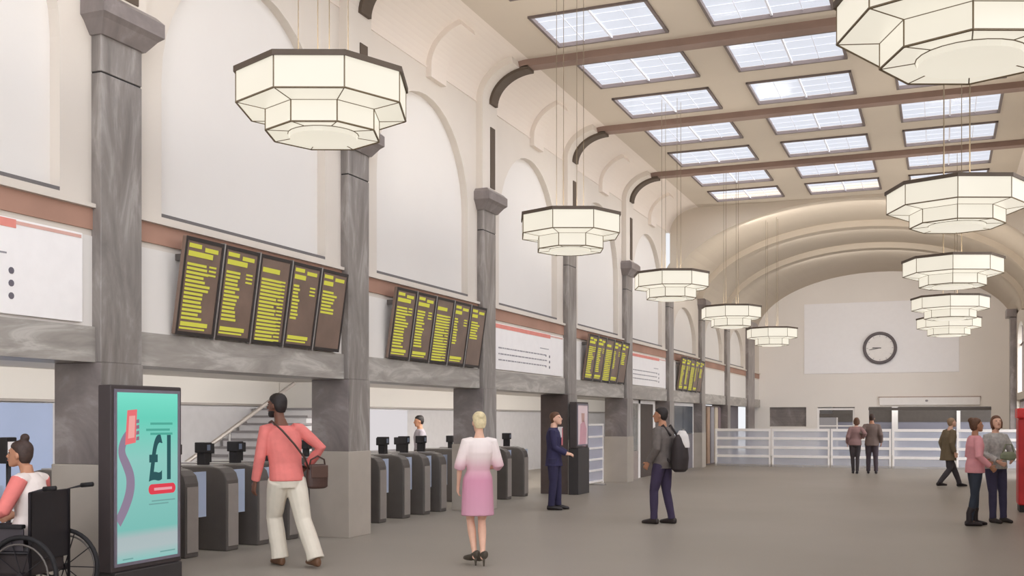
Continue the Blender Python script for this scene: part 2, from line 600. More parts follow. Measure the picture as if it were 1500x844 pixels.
# ------------------------------------------------------------------ marble pilasters
def make_pilaster():
    t = thing('marble_pilaster', '', 'column', (XC, edge(0), 0))
    d = XC - XW
    s = MB()
    s.box(-d, 0, 0, 0.56, 2.15, 4.92); s.build('shaft', M_MARB_V, t, bevel=0.008)
    u = MB().box(-d, 0, 0, 0.56, 4.935, 5.30); u.build('upper_block', M_MARB_V, t, bevel=0.008)
    g = MB().box(-d, -0.01, 0.01, 0.55, 4.92, 4.935); g.build('joint', M_BLACK, t)
    c = MB()
    c.rings([[(-d, -0.02, 5.28), (0.03, -0.02, 5.28), (0.03, 0.58, 5.28), (-d, 0.58, 5.28)],
             [(-d, -0.10, 5.40), (0.12, -0.10, 5.40), (0.12, 0.66, 5.40), (-d, 0.66, 5.40)],
             [(-d, -0.14, 5.44), (0.17, -0.14, 5.44), (0.17, 0.70, 5.44), (-d, 0.70, 5.44)],
             [(-d, -0.14, 5.58), (0.17, -0.14, 5.58), (0.17, 0.70, 5.58), (-d, 0.70, 5.58)],
             [(-d, -0.08, 5.64), (0.11, -0.08, 5.64), (0.11, 0.64, 5.64), (-d, 0.64, 5.64)]])
    c.build('capital', M_MARB_D, t)
    pr = MB().box(-0.58, 0.0, 0, 0.56, 1.17, 2.149); pr.build('pier', M_MARB_D, t, bevel=0.008)
    fc = MB().box(0.0, 0.012, 0, 0.56, 1.17, 2.149); fc.build('pier_facing', M_MARB_V, t)
    pl = MB().box(-0.60, 0.02, -0.02, 0.58, 0, 1.17); pl.build('plinth', M_PLINTH, t, bevel=0.01)
    return t


PIL = ['tall grey marble pilaster behind the turquoise advertising totem',
       'tall grey marble pilaster between the two nearest departure boards, right of the man in coral',
       'grey marble pilaster above the blonde woman in pink, right of the second departure board',
       'grey marble pilaster with the dark poster totem at its foot',
       'slim grey marble pilaster between the white railing screens and the white framed door',
       'slim grey marble pilaster behind the man with the backpack',
       'narrow grey marble pilaster right of the last departure board',
       'narrow grey marble pilaster beyond the leaflet rack, second from the far corner']
pil = make_pilaster(); pil['label'] = PIL[0]; pil['group'] = 'marble pilasters along the left wall'
for n in range(1, 8):
    dup(pil, (XC, edge(n), 0), 0, PIL[n], 'marble pilasters along the left wall')
# broad dark corner pilasters at the far end
t = thing('corner_pilaster', 'broad dark grey pilaster in the far left corner of the hall', 'column', (XC, 44.5, 0))
MB().box(-0.12, 0, 0, 1.6, 0, 5.4).build('shaft', M_MARB_D, t, bevel=0.01)
MB().box(-0.12, 0.12, -0.1, 1.7, 5.4, 5.7).build('capital', M_MARB_D, t, bevel=0.02)
t = thing('corner_pilaster', 'dark grey pilaster with a cap at the far right edge of the hall', 'column', (2.4, 44.5, 0))
MB().box(0, 0.22, 0, 0.7, 0, 5.5).build('shaft', M_MARB_D, t, bevel=0.01)
MB().box(-0.14, 0.22, -0.1, 0.8, 5.5, 5.8).build('capital', M_MARB_D, t, bevel=0.02)


# ------------------------------------------------------------------ pendant lamps
def make_pendant(D):
    t = thing('pendant_lamp', '', 'lamp')
    Rr = D / 2

    def octo(r, z):
        return [(r * math.cos(math.pi / 4 * k), r * math.sin(math.pi / 4 * k), z) for k in range(8)]
    r1, r2, r3 = Rr * 0.985, Rr * 0.66, Rr * 0.40
    zt, z1, z1b, z2, z2b = 0.0, -0.29, -0.31, -0.50, -0.515
    up = MB().rings([octo(r1, zt - 0.03), octo(r1, z1)], False)
    up.rings([octo(r1, z1), octo(r2, z1b - 0.01)], False)
    up.build('upper_tier', M_OPAL, t)
    lo = MB().rings([octo(r2, z1b - 0.01), octo(r2, z2)], False)
    lo.rings([octo(r2, z2), octo(r3, z2 + 0.012)], False)
    lo.build('lower_tier', M_OPAL, t)
    bt = MB()
    N = 24
    bt.rings([[(r3 * math.cos(2 * math.pi * k / N), r3 * math.sin(2 * math.pi * k / N), z2 + 0.012) for k in range(N)],
              [(r3 * .96 * math.cos(2 * math.pi * k / N), r3 * .96 * math.sin(2 * math.pi * k / N), z2 - 0.03) for k in range(N)]], True)
    bt.build('bottom_dish', M_OPAL, t)
    fr = MB()
    w = 0.0065

    def loop(r, z, ww=w):
        o = octo(r, z)
        for k in range(8):
            fr.tube([o[k], o[(k + 1) % 8]], ww, 5)
    for r, z in ((r1, z1), (r2, z2)):
        loop(r, z, 0.009)
    loop(r2, z1b - 0.01, 0.005)
    for k in range(8):
        a, b, c_, d_, e_ = octo(r1, zt)[k], octo(r1, z1)[k], octo(r2, z1b - 0.01)[k], octo(r2, z2)[k], octo(r3, z2 + 0.012)[k]
        fr.tube([a, b], w, 5); fr.tube([b, c_], w * .8, 5); fr.tube([c_, d_], w, 5); fr.tube([d_, e_], w * .8, 5)
    cr = [(r3 * math.cos(2 * math.pi * k / 24), r3 * math.sin(2 * math.pi * k / 24), z2 + 0.010) for k in range(25)]
    fr.tube(cr, 0.005, 5)
    fr.build('frame', M_LINE, t)
    rim = MB().rings([octo(Rr * 1.0, -0.035), octo(Rr * 1.015, -0.035), octo(Rr * 1.015, 0.012), octo(Rr * 0.9, 0.012), octo(Rr * 0.9, 0.0)], False)
    rim.build('rim', M_DBROWN, t)
    top = MB().rings([octo(Rr * 0.92, -0.01), octo(Rr * 0.92, 0.005)]); top.build('top_plate', M_WHITE, t)
    for k in range(4):
        a = math.pi / 4 + k * math.pi / 2
        rr = 0.22
        MB().tube([(rr * math.cos(a), rr * math.sin(a), 0), (rr * math.cos(a), rr * math.sin(a), ZC + 0.13 - 4.575)], 0.0045, 6).build('rod', M_LINE, t)
    ld = bpy.data.lights.new('uplight', 'AREA'); ld.shape = 'DISK'; ld.size = D * 0.7; ld.energy = UPLIGHT; ld.color = (1.0, 0.93, 0.84)
    lo_ = bpy.data.objects.new('uplight', ld); COL.objects.link(lo_); lo_.parent = t
    lo_.location = (0, 0, 0.02); lo_.rotation_euler = (math.pi, 0, 0)
    return t


ZL = 4.58
pl_ = make_pendant(1.52)
L = [(-5.01, 7.99, 'stepped octagonal lamp nearest on the left, in front of the first departure boards'),
     (-5.05, 14.75, 'stepped octagonal lamp second along the left row, above the blonde woman'),
     (-5.02, 20.9, 'stepped octagonal lamp third along the left row, above the man with the backpack'),
     (-4.95, 27.0, 'stepped octagonal lamp fourth along the left row'),
     (-4.78, 32.8, 'small looking stepped octagonal lamp at the far end of the left row')]
pl_.location = (L[0][0], L[0][1], ZL); pl_['label'] = L[0][2]; pl_['group'] = 'left row of hanging lamps'
for k_, (x, y, lab) in enumerate(L[1:]):
    dup(pl_, (x, y, ZL - (0, .06, .13, .22)[k_]), 0, lab, 'left row of hanging lamps')
pr_ = make_pendant(1.77)
L = [(0.18, 7.85, 'huge looking octagonal lamp cut off by the top right corner of the photo'),
     (0.18, 15.1, 'large octagonal lamp second along the right row, below the corner lamp'),
     (0.18, 21.4, 'octagonal lamp third along the right row, above and right of the clock'),
     (0.18, 27.6, 'octagonal lamp fourth along the right row, partly over the lowest lamp'),
     (0.18, 33.5, 'lowest looking octagonal lamp at the far end of the right row')]
pr_.location = (L[0][0], L[0][1], ZL - .03); pr_['label'] = L[0][2]; pr_['group'] = 'right row of hanging lamps'
for k_, (x, y, lab) in enumerate(L[1:]):
    dup(pr_, (x, y, ZL + (.06, 0, -.05, -.02)[k_]), 0, lab, 'right row of hanging lamps')

# ------------------------------------------------------------------ clock, blank board and sign on the far wall
t = thing('wall_clock', 'round wall clock with a dark rim on the far white board', 'clock', (-2.46, YF - 0.09, 4.66))
cm = MB()
NN = 40


def ring_y(r, y): return [(r * math.cos(2 * math.pi * k / NN), y, r * math.sin(2 * math.pi * k / NN)) for k in range(NN)]


cm.rings([ring_y(0.69, 0.05), ring_y(0.69, -0.06), ring_y(0.64, -0.09), ring_y(0.57, -0.07), ring_y(0.56, 0.0)], False)
cm.build('rim', mat('clock_rim', srgb(106, 99, 102), 0.5), t, True)
MB().rings([ring_y(0.58, 0.05), ring_y(0.58, -0.01)]).build('face', M_WHITE, t)
for nm, ang, l, w in (('hour_hand', 88, 0.3, 0.022), ('minute_hand', 100, 0.44, 0.014)):
    a = R(ang)
    MB().tube([(0.05 * math.sin(a), -0.03, -0.05 * math.cos(a)), (-l * math.sin(a), -0.03, l * math.cos(a))], w, 6).build(nm, mat('clock_hand', srgb(120, 116, 120), .5), t)
mk = MB()
for k in range(12):
    a = 2 * math.pi * k / 12
    mk.tube([(0.48 * math.sin(a), -0.016, 0.48 * math.cos(a)), (0.54 * math.sin(a), -0.016, 0.54 * math.cos(a))], 0.01, 5)
mk.build('hour_marks', mat('clock_mark', srgb(165, 160, 165), .5), t)
tag(MB().box(-5.6, 0.66, YF - 0.04, YF, 3.6, 6.65).build('wall_board', mat('bright_board', srgb(246, 244, 246), .7, noise=.01), bevel=0.01), 'large blank white board on the far wall behind the clock', 'board')
t = thing('door_sign', 'long white sign strip over the wide far opening', 'sign', (-0.5, YF - 0.06, 2.2))
MB().box(-1.98, 1.95, -0.06, 0.06, 0.02, 0.34).build('panel', M_WHITE, t, bevel=0.01)
MB().box(-2.02, 1.99, -0.05, 0.06, 0.34, 0.38).build('edge_trim', mat('sign_edge', srgb(170, 150, 140), .6), t)
MB().ellipsoid((-0.1, -0.065, 0.2), (0.06, 0.01, 0.05), 10, 6).build('emblem', mat('emblem_grey', srgb(150, 145, 150), .6), t)

# far openings: roller shutter, doorway with transom, lobby fittings
t = thing('roller_shutter', 'dark grey shuttered hatch at the left of the far wall', 'shutter', (-6.31, YF + 0.15, 1.3))
sl = MB()
for k in range(12):
    z = 0.85 * k / 12
    sl.box(-0.79, 0.79, -0.02 + 0.01 * (k % 2), 0.03, z, z + 0.068)
sl.build('slats', M_MARB_D, t)
MB().box(-0.79, 0.79, -0.06, 0.03, -0.02, 0.03).build('sill', M_MGREY, t)
t = thing('door_frame', 'pale framed doorway with a dark transom in the far wall', 'door', (-4.27, YF + 0.1, 0))
MB().box(-0.78, -0.70, -0.05, 0.05, 0, 2.1).box(0.70, 0.78, -0.05, 0.05, 0, 2.1).box(-0.70, 0.70, -0.05, 0.05, 2.02, 2.1).build('frame', M_WHITE, t)
MB().box(-0.70, 0.70, -0.04, 0.04, 1.70, 1.86).build('transom', M_DGREY, t)
MB().box(-0.70, 0.05, -0.02, 0.02, 0, 1.70).build('leaf', tinted_glass('pale_glass', srgb(190, 188, 192), .6), t)
MB().box(0.02, 0.07, -0.04, 0.04, 0, 1.70).box(-0.7, 0.7, -0.03, 0.03, 1.3, 1.36).build('mid_rail', M_WHITE, t)
t = thing('lobby_shopfront', 'dim shopfront with pale uprights inside the wide far opening', 'shopfront', (-0.5, YF + 3.2, 0))
MB().box(-4.2, 3.6, 0, 0.1, 1.5, 2.5).build('fascia', M_DGREY, t)
MB().box(-1.6, -1.35, -0.4, 0, 0, 2.5).build('upright', M_WHITE, t); MB().box(1.1, 1.25, -0.1, 0, 0, 2.0).build('upright', M_WHITE, t)
MB().box(-4.2, 3.6, 0.02, 0.08, 0, 1.5).build('glazing', tinted_glass('shop_glass', srgb(150, 150, 165), .7), t)
struct(MB().box(-2.93, 1.88, YF + 0.02, YF + 0.30, 2.0, 2.12).build('trim_%d' % tn, M_DGREY)); tn += 1


# ------------------------------------------------------------------ white railing across the hall
def make_rail(wd, h=1.29):
    t = thing('railing_panel', '', 'railing')
    MB().box(-wd / 2, -wd / 2 + 0.06, -0.03, 0.03, 0, h).build('post', M_WHITE, t); MB().box(wd / 2 - 0.06, wd / 2, -0.03, 0.03, 0, h).build('post', M_WHITE, t)
    for z in (h - 0.04, h - 0.33, h - 0.64, h - 0.94):
        MB().box(-wd / 2, wd / 2, -0.025, 0.025, z - 0.045, z + 0.045).build('rail', M_WHITE, t)
    MB().box(-wd / 2 + .06, wd / 2 - .06, -0.006, 0.006, 0.06, h - 0.05).build('glass', tinted_glass('blue_glass', srgb(198, 202, 216), .42), t)
    MB().box(-wd / 2, wd / 2, -0.03, 0.03, 0, 0.07).build('kick_rail', M_STEEL, t)
    MB().box(-0.10, 0.10, -0.25, 0.25, 0, 0.02).build('foot', M_STEEL, t)
    return t


NR = 5
wd = (2.35 + 7.35) / NR
rl = make_rail(wd - 0.04)
labs = ['white railing section at the left wall in front of the far shutter',
        'white railing section in front of the far doorway, left of the couple',
        'white railing section directly behind the couple walking away',
        'white railing section beneath the clock sign, left of the person in the olive coat',
        'white railing section at the right, behind the two people in pink and grey tops']
for k in range(NR):
    loc = (-7.35 + wd * (k + 0.5), 37.0, 0)
    if k == 0:
        rl.location = loc; rl['label'] = labs[0]; rl['group'] = 'white railing across the hall'
    else:
        dup(rl, loc, 0, labs[k], 'white railing across the hall')

# white barrier screens across the fourth bay
t0 = thing('barrier_screen', 'white barred barrier screen nearest the poster totem', 'barrier', (-7.95, 23.25, 0), R(90), 'white barrier screens')
w = 1.62
MB().box(-w / 2, -w / 2 + .05, -.025, .025, 0, 1.5).box(w / 2 - .05, w / 2, -.025, .025, 0, 1.5).box(-w / 2, w / 2, -.025, .025, 1.45, 1.5).box(-w / 2, w / 2, -.025, .025, 0.05, .1).build('frame', M_WHITE, t0)
for z in (0.35, .62, .9, 1.18):
    MB().box(-w / 2 + .05, w / 2 - .05, -.02, .02, z - .025, z + .025).build('bar', M_WHITE, t0)
MB().box(-w / 2 + .05, w / 2 - .05, -.005, .005, .1, 1.45).build('infill', tinted_glass('pale_blue_glass', srgb(196, 198, 215), .6), t0)
MB().box(-.12, .12, -.3, .3, 0, .03).build('foot', M_STEEL, t0)
dup(t0, (-7.95, 24.95, 0), R(90), 'white barred barrier screen beside the slim pilaster, farther from the poster totem', 'white barrier screens')


# ------------------------------------------------------------------ ticket gates
def make_gate(L=1.7, W=0.24, H=1.02):
    t = thing('ticket_gate', '', 'ticket gate')
    # front end at local x=0, cabinet runs to -L
    prof = [(-L, 0), (0, 0), (0.0, H - 0.16), (-0.03, H - 0.07), (-0.10, H - 0.01), (-0.2, H + 0.01), (-L + 0.2, H + 0.01), (-L + 0.1, H - 0.01), (-L + 0.03, H - 0.07), (-L, H - 0.16)]
    MB().prism(prof, 'y', -W / 2, W / 2).build('cabinet', M_DGREY, t, bevel=0.02)
    MB().box(0, 0.012, -W / 2 + 0.02, W / 2 - 0.02, 0.06, H - 0.2).build('end_panel', M_MGREY, t, bevel=0.004)
    MB().box(-L + 0.2, -0.22, -W / 2 + .02, W / 2 - .02, H + 0.01, H + 0.022).build('top_plate', M_STEEL, t)
    pad = MB().box(-0.16, -0.13, W / 2, W / 2 + 0.30, 0.44, 0.98)
    pad.build('paddle', tinted_glass('paddle_glass', srgb(190, 203, 226), .8), t)
    rd = MB().box(-0.5, -0.38, -0.05, 0.05, H, H + 0.2).box(-0.52, -0.36, -0.07, 0.07, H + 0.17, H + 0.30)
    rd.build('card_reader', M_BLACK, t, bevel=0.01)
    rd = MB().box(-0.92, -0.84, -0.04, 0.04, H, H + 0.16).box(-0.95, -0.81, -0.06, 0.06, H + 0.14, H + 0.27)
    rd.build('status_display', M_BLACK, t, bevel=0.01)
    MB().box(-0.361, -0.356, -0.03, 0.03, H + 0.2, H + 0.27).build('reader_light', mat('reader_face', srgb(120, 130, 150), .3), t)
    return t


g = make_gate()
G = 'ticket gates in the left wall openings'
glist = [(6.2, 'ticket gate in the nearest opening, beyond the wheelchair user'),
         (7.05, 'ticket gate just past the wheelchair, hard by the first pilaster'),
         (9.35, 'ticket gate mostly behind the turquoise totem'),
         (10.02, 'ticket gate just right of the turquoise totem'),
         (10.78, 'ticket gate between the totem and the man in coral'),
         (11.42, 'ticket gate touching the left side of the man in coral'),
         (12.1, 'ticket gate hidden behind the man in coral'),
         (13.75, 'ticket gate hard against the second pilaster in view'),
         (14.55, 'first full ticket gate right of the second pilaster'),
         (15.35, 'ticket gate in front of the bright white poster'),
         (16.08, 'ticket gate below the staff member in grey'),
         (16.72, 'ticket gate left of the blonde woman'),
         (18.85, 'ticket gate just right of the blonde woman'),
         (19.75, 'ticket gate midway between the blonde woman and the suited man'),
         (20.68, 'ticket gate directly left of the man in the navy suit')]
for i, (y, lab) in enumerate(glist):
    if i == 0:
        g.location = (-8.05, y, 0); g['label'] = lab; g['group'] = G
    else:
        dup(g, (-8.05, y, 0), 0, lab, G)

# ------------------------------------------------------------------ departure boards
M_SCR = mat('board_screen', srgb(122, 102, 90), 0.35, noise=0.15, scale=3)
M_YEL = emit('amber_rows', srgb(206, 200, 84), 0.95)
M_YEL2 = emit('pale_rows', srgb(212, 205, 130), 0.9)


def make_board(pattern_seed):
    rnd = random.Random(pattern_seed)
    t = thing('departure_board', '', 'departure board')
    tilt = Matrix.Rotation(R(8.5), 4, 'Y')     # the top leans out over the hall
    pw, ph, gap = 0.625, 1.04, 0.035
    n = 5
    W = n * pw + (n - 1) * gap
    for k in range(n):
        y0 = k * (pw + gap)
        s = MB().box(-0.05, 0, y0, y0 + pw, 0, ph, tilt)
        pn = s.build('screen', M_SCR, t, bevel=0.01)
        e = MB().box(0.001, 0.006, y0 + 0.0, y0 + 0.03, 0.0, ph, tilt).box(0.001, 0.006, y0 + pw - .03, y0 + pw, 0.0, ph, tilt)
        e.box(0.001, 0.006, y0 + .03, y0 + pw - .03, 0, 0.04, tilt).box(0.001, 0.006, y0 + .03, y0 + pw - .03, ph - .04, ph, tilt)
        e.build('bezel', mat('bezel', srgb(52, 46, 44), .5), pn)
        tx = MB(); ty = tx
        # heading of two thicker lines
        if k != 2:
            tx.box(0.002, 0.004, y0 + 0.06, y0 + 0.26, ph - 0.11, ph - 0.065, tilt)
            ty.box(0.002, 0.004, y0 + 0.32, y0 + 0.54, ph - 0.13, ph - 0.085, tilt)
        tx.box(0.002, 0.004, y0 + 0.06, y0 + [0.46, .42, .40, .30, .28][k], ph - 0.20, ph - 0.145, tilt)
        rows_ = [14, 13, 17, 10, 7][k]
        z = ph - 0.27
        for r in range(rows_):
            l = [0.30, 0.24, 0.38, 0.14, 0.30][k] * (0.75 + 0.4 * rnd.random())
            if k == 0 and r < 7: l += 0.06
            (tx if rnd.random() < 0.7 else ty).box(0.002, 0.004, y0 + 0.06, y0 + 0.06 + l, z - 0.027, z, tilt)
            if (k == 2 or r < 3) and k != 4:
                tx.box(0.002, 0.004, y0 + 0.42, y0 + 0.54, z - 0.020, z, tilt)
            z -= 0.044
        if k != 4 and k != 2:
            tx.box(0.002, 0.004, y0 + 0.06, y0 + 0.50, 0.10, 0.145, tilt)
            ty.box(0.002, 0.004, y0 + 0.05, y0 + 0.46, 0.065, 0.085, tilt)
        tx.build('text_rows', M_YEL, pn)
    for k in range(n - 1):
        yy = (k + 1) * (pw + gap) - gap
        MB().box(-0.05, 0.008, yy + 0.006, yy + gap - 0.006, -0.02, ph + 0.01, tilt).build('divider_rail', M_STEEL, t)
    for yy in (0.1, W - 0.16):
        MB().box(-0.16, 0.06, yy, yy + 0.06, ph - 0.25, ph - 0.18).build('bracket', M_DGREY, t)
    return t


bd = make_board(3)
BX = XW + 0.09
B = [(9.02, 'large departure board of five screens, nearest, left of the second pilaster'),
     (edge(1) + 1.17, 'departure board of five screens between the second and third pilasters, behind the first lamp row'),
     (edge(3) + 1.15, 'smaller looking departure board above the white barrier screens'),
     (edge(5) + 1.2, 'farthest departure board, blurred green over the dark grey doors')]
for i, (y, lab) in enumerate(B):
    loc = (BX, y, 2.50)
    if i == 0:
        bd.location = loc; bd['label'] = lab; bd['group'] = 'departure boards on the left wall'
    else:
        dup(bd, loc, 0, lab, 'departure boards on the left wall')


# ------------------------------------------------------------------ white information fascias
def info_sign(n, label):
    y0 = edge(n) + 0.6
    t = thing('information_sign', label, 'sign', (XW + 0.05, y0, 2.52))
    W = PITCH - 0.64
    MB().box(-0.03, 0.0, 0.02, W - 0.12, 0, 0.84).build('panel', M_WHITE, t, bevel=0.006)
    MB().box(0.0, 0.004, 0.02, W - 0.9, 0.755, 0.83).build('red_band', mat('coral_band', srgb(222, 140, 128), .6), t)
    MB().box(0.0, 0.004, W - 0.9, W - 0.14, 0.79, 0.82).build('thin_band', mat('pale_coral_band', srgb(214, 170, 158), .6), t)
    ln = MB(); rnd = random.Random(n + 20)
    for z in (0.40, 0.29, 0.18):
        y = 0.25
        while y < W - 1.15:
            l = 0.05 + 0.12 * rnd.random()
            ln.box(0.0, 0.003, y, y + l, z - 0.012, z + 0.012); y += l + 0.03
    ln.box(0.0, 0.003, W - 1.5, W - 1.0, 0.52, 0.535)
    ln.build('text_lines', mat('sign_text', srgb(150, 146, 150), .6), t)
    ic = MB()
    for z in (0.38, 0.27, 0.16):
        ic.tube([(0.0, W - 0.95, z), (0.004, W - 0.95, z)], 0.03, 10)
        if z != 0.27: ic.tube([(0.0, W - 1.16, z + 0.01), (0.004, W - 1.16, z + 0.01)], 0.022, 10)
    ic.build('symbols', mat('sign_symbol', srgb(105, 100, 108), .6), t)
    return t


info_sign(-1, 'white information sign with red band and three dots, left edge of the photo')
info_sign(2, 'white information sign with pink band between the third and fourth pilasters')
info_sign(4, 'small looking white information sign between the two farther departure boards')
for n in (0, 1, 3, 5, 6, 7):
    pass

# ------------------------------------------------------------------ advertising totems
def text_obj(txt, size, m, parent, loc, rot, name, ext=0.002, sx=1.0):
    cu = bpy.data.curves.new('txt', 'FONT'); cu.body = txt; cu.size = size; cu.extrude = ext; cu.offset = size * .018
    cu.align_x = 'CENTER'; cu.align_y = 'CENTER'
    o = bpy.data.objects.new('txt', cu); COL.objects.link(o)
    bpy.context.view_layer.update()
    dg = bpy.context.evaluated_depsgraph_get()
    me = bpy.data.meshes.new_from_object(o.evaluated_get(dg))
    COL.objects.unlink(o); bpy.data.objects.remove(o)
    me.transform(Matrix.Translation(loc) @ rot @ Matrix.Diagonal((sx, 1, 1, 1)))
    me.materials.clear(); me.materials.append(m)
    ob = bpy.data.objects.new(name, me); COL.objects.link(ob); ob.parent = parent
    return ob


def totem(label, loc, W, H0, H1, screen_mat):
    t = thing('advertising_totem', label, 'advertising totem', loc)
    MB().box(-0.16, 0, -0.045, W + 0.045, H0 - 0.06, H1 + 0.05).build('housing', mat('totem_housing', srgb(66, 58, 58), .45), t, bevel=0.015)
    MB().box(-0.19, 0.03, -0.02, W + 0.02, 0, H0 - 0.06).build('base', mat('totem_base', srgb(58, 54, 54), .5), t, bevel=0.01)
    fr = MB().box(0, 0.012, -0.01, 0.02, H0 - .01, H1 + .01).box(0, 0.012, W - .02, W + .01, H0 - .01, H1 + .01)
    fr.box(0, 0.012, 0.02, W - .02, H0 - .01, H0 + .02).box(0, 0.012, 0.02, W - .02, H1 - .02, H1 + .01)
    fr.build('inner_frame', mat('totem_inner', srgb(118, 112, 124), .4), t)
    sc = MB().box(0.0, 0.004, 0.02, W - 0.02, H0 + .02, H1 - .02).build('screen', screen_mat, t)
    return t, sc


def ad_mat():
    m = bpy.data.materials.new('turquoise_advert'); m.use_nodes = True
    nt = m.node_tree; nt.nodes.clear()
    o = nt.nodes.new('ShaderNodeOutputMaterial'); e = nt.nodes.new('ShaderNodeEmission')
    tc = nt.nodes.new('ShaderNodeTexCoord'); sp = nt.nodes.new('ShaderNodeSeparateXYZ')
    rp = nt.nodes.new('ShaderNodeValToRGB')
    el = rp.color_ramp.elements
    el[0].position = 0.0; el[0].color = srgb(140, 198, 192)
    el[1].position = 1.0; el[1].color = srgb(128, 228, 206)
    a = el.new(0.075); a.color = srgb(178, 192, 194)
    b = el.new(0.14); b.color = srgb(176, 190, 192)
    c = el.new(0.19); c.color = srgb(128, 192, 184)
    d = el.new(0.6); d.color = srgb(146, 205, 196)
    f = el.new(0.85); f.color = srgb(110, 212, 190)
    nt.links.new(tc.outputs['Generated'], sp.inputs[0]); nt.links.new(sp.outputs['Z'], rp.inputs['Fac'])
    nt.links.new(rp.outputs['Color'], e.inputs['Color']); nt.links.new(e.outputs[0], o.inputs['Surface'])
    e.inputs['Strength'].default_value = 0.95
    return m


t, sc = totem('black framed totem with a glowing turquoise advert reading one pound', (-7.2, 7.85, 0), 0.90, 0.22, 1.88, ad_mat())
ROTX = Matrix(((0, 0, 1, 0), (1, 0, 0, 0), (0, 1, 0, 0), (0, 0, 0, 1)))   # text faces +x, reads along +y
M_ADK = emit('advert_ink', srgb(52, 92, 96), 0.9)
text_obj('£1', 0.62, M_ADK, sc, Vector((0.006, 0.645, 1.20)), ROTX, 'price', sx=0.62)
pill = MB()
pp = []
for k in range(13):
    a = -math.pi / 2 + math.pi * k / 12
    pp.append((0.80 + 0.045 * math.cos(a), 0.915 + 0.05 * math.sin(a)))
for k in range(13):
    a = math.pi / 2 + math.pi * k / 12
    pp.append((0.50 + 0.045 * math.cos(a), 0.915 + 0.05 * math.sin(a)))
pill.prism(pp, 'x', 0.004, 0.008); pill.build('red_button', emit('advert_red', srgb(226, 70, 84), 0.95), sc)
MB().box(0.008, 0.010, 0.53, 0.79, 0.902, 0.928).build('button_text', emit('advert_pale', srgb(240, 170, 178), .9), sc)
tl = MB()
for z, a, b in ((1.56, .48, .80), (1.50, .42, .76), (1.46, .48, .8)):
    tl.box(0.005, 0.007, a, b, z - 0.010, z + 0.012)
tl.build('small_text', emit('advert_green', srgb(88, 176, 158), .9), sc)
tl = MB()
for z, a, b in ((0.80, .50, .84), (0.77, .46, .74), (0.27, .10, .24), (0.29, .62, .84)):
    tl.box(0.005, 0.007, a, b, z - 0.006, z + 0.006)
tl.build('small_print', emit('advert_dim', srgb(120, 168, 164), .9), sc)
# forearm curve holding a phone
arm = MB()
cpts = [(0.03, 0.62), (0.12, 0.74), (0.20, 0.90), (0.21, 1.05), (0.15, 1.17), (0.08, 1.28), (0.10, 1.38), (0.17, 1.46), (0.24, 1.50)]
wid = [0.05, 0.052, 0.056, 0.054, 0.05, 0.045, 0.042, 0.045, 0.03]
for _ in range(3):                        # round the curve off (corner cutting)
    nc, nw = [cpts[0]], [wid[0]]
    for i in range(len(cpts) - 1):
        p_, q_ = Vector(cpts[i]), Vector(cpts[i + 1])
        nc += [tuple(p_.lerp(q_, .25)), tuple(p_.lerp(q_, .75))]; nw += [wid[i] * .75 + wid[i + 1] * .25, wid[i] * .25 + wid[i + 1] * .75]
    cpts, wid = nc + [cpts[-1]], nw + [wid[-1]]
Lp = []; Rp = []
for i, (u, v) in enumerate(cpts):
    a = Vector(cpts[min(i + 1, len(cpts) - 1)]) - Vector(cpts[max(i - 1, 0)])
    n_ = Vector((-a.y, a.x)).normalized() * wid[i]
    Lp.append((max(0.022, u + n_.x), v + n_.y)); Rp.append((max(0.022, u - n_.x), v - n_.y))
arm.band(Lp, Rp, 'x', 0.004, 0.007)
arm.build('printed_arm', emit('advert_arm', srgb(150, 134, 156), .9), sc)
ph = MB()
ph.prism([(0.13, 1.36), (0.27, 1.38), (0.29, 1.70), (0.16, 1.69)], 'x', 0.007, 0.010)
ph.build('printed_phone', emit('advert_phone', srgb(238, 118, 122), .95), sc)
ph = MB()
ph.prism([(0.165, 1.42), (0.25, 1.43), (0.262, 1.64), (0.182, 1.635)], 'x', 0.010, 0.012)
ph.build('printed_phone_screen', emit('advert_phone2', srgb(244, 172, 166), .95), sc)
ph = MB()
for k in range(4):
    ph.prism([(0.275, 1.40 + .055 * k), (0.315, 1.405 + .055 * k), (0.315, 1.44 + .055 * k), (0.28, 1.435 + .055 * k)], 'x', 0.010, 0.0125)
ph.build('printed_fingers', emit('advert_fingers', srgb(150, 120, 138), .9), sc)

t, sc = totem('dark poster totem at the foot of the fourth pilaster, right of the suited man', (-7.2, 21.5, 0), 0.72, 1.05, 1.93, mat('poster_paper', srgb(225, 205, 208), .6, noise=.03))
MB().prism([(0.12, 1.05), (0.55, 1.02), (0.62, 1.4), (0.45, 1.6), (0.2, 1.5)], 'x', 0.004, 0.007).build('printed_figure', mat('poster_pink', srgb(206, 158, 168), .6), sc)
MB().prism([(0.28, 1.55), (0.46, 1.55), (0.48, 1.74), (0.26, 1.74)], 'x', 0.004, 0.007).build('printed_head', mat('poster_skin', srgb(198, 160, 150), .6), sc)
MB().box(0.004, 0.007, 0.3, 0.5, .84, 1.0).build('printed_block', mat('poster_dark', srgb(110, 96, 104), .6), sc)

MB().box(0.0, 0.01, 0.03, 0.69, 0.16, 0.92).build('lower_panel', mat('pale_lower_panel', srgb(186, 182, 190), .5), t)
tag(MB().box(-0.62, 0.0, -0.035, -0.022, 0, 2.14).build('dark_board', mat('dark_brown_board', srgb(84, 72, 68), .5, noise=.1), bevel=.004, loc=(XC, edge(3), 0)), 'tall dark brown board on the pier right behind the suited man', 'board')

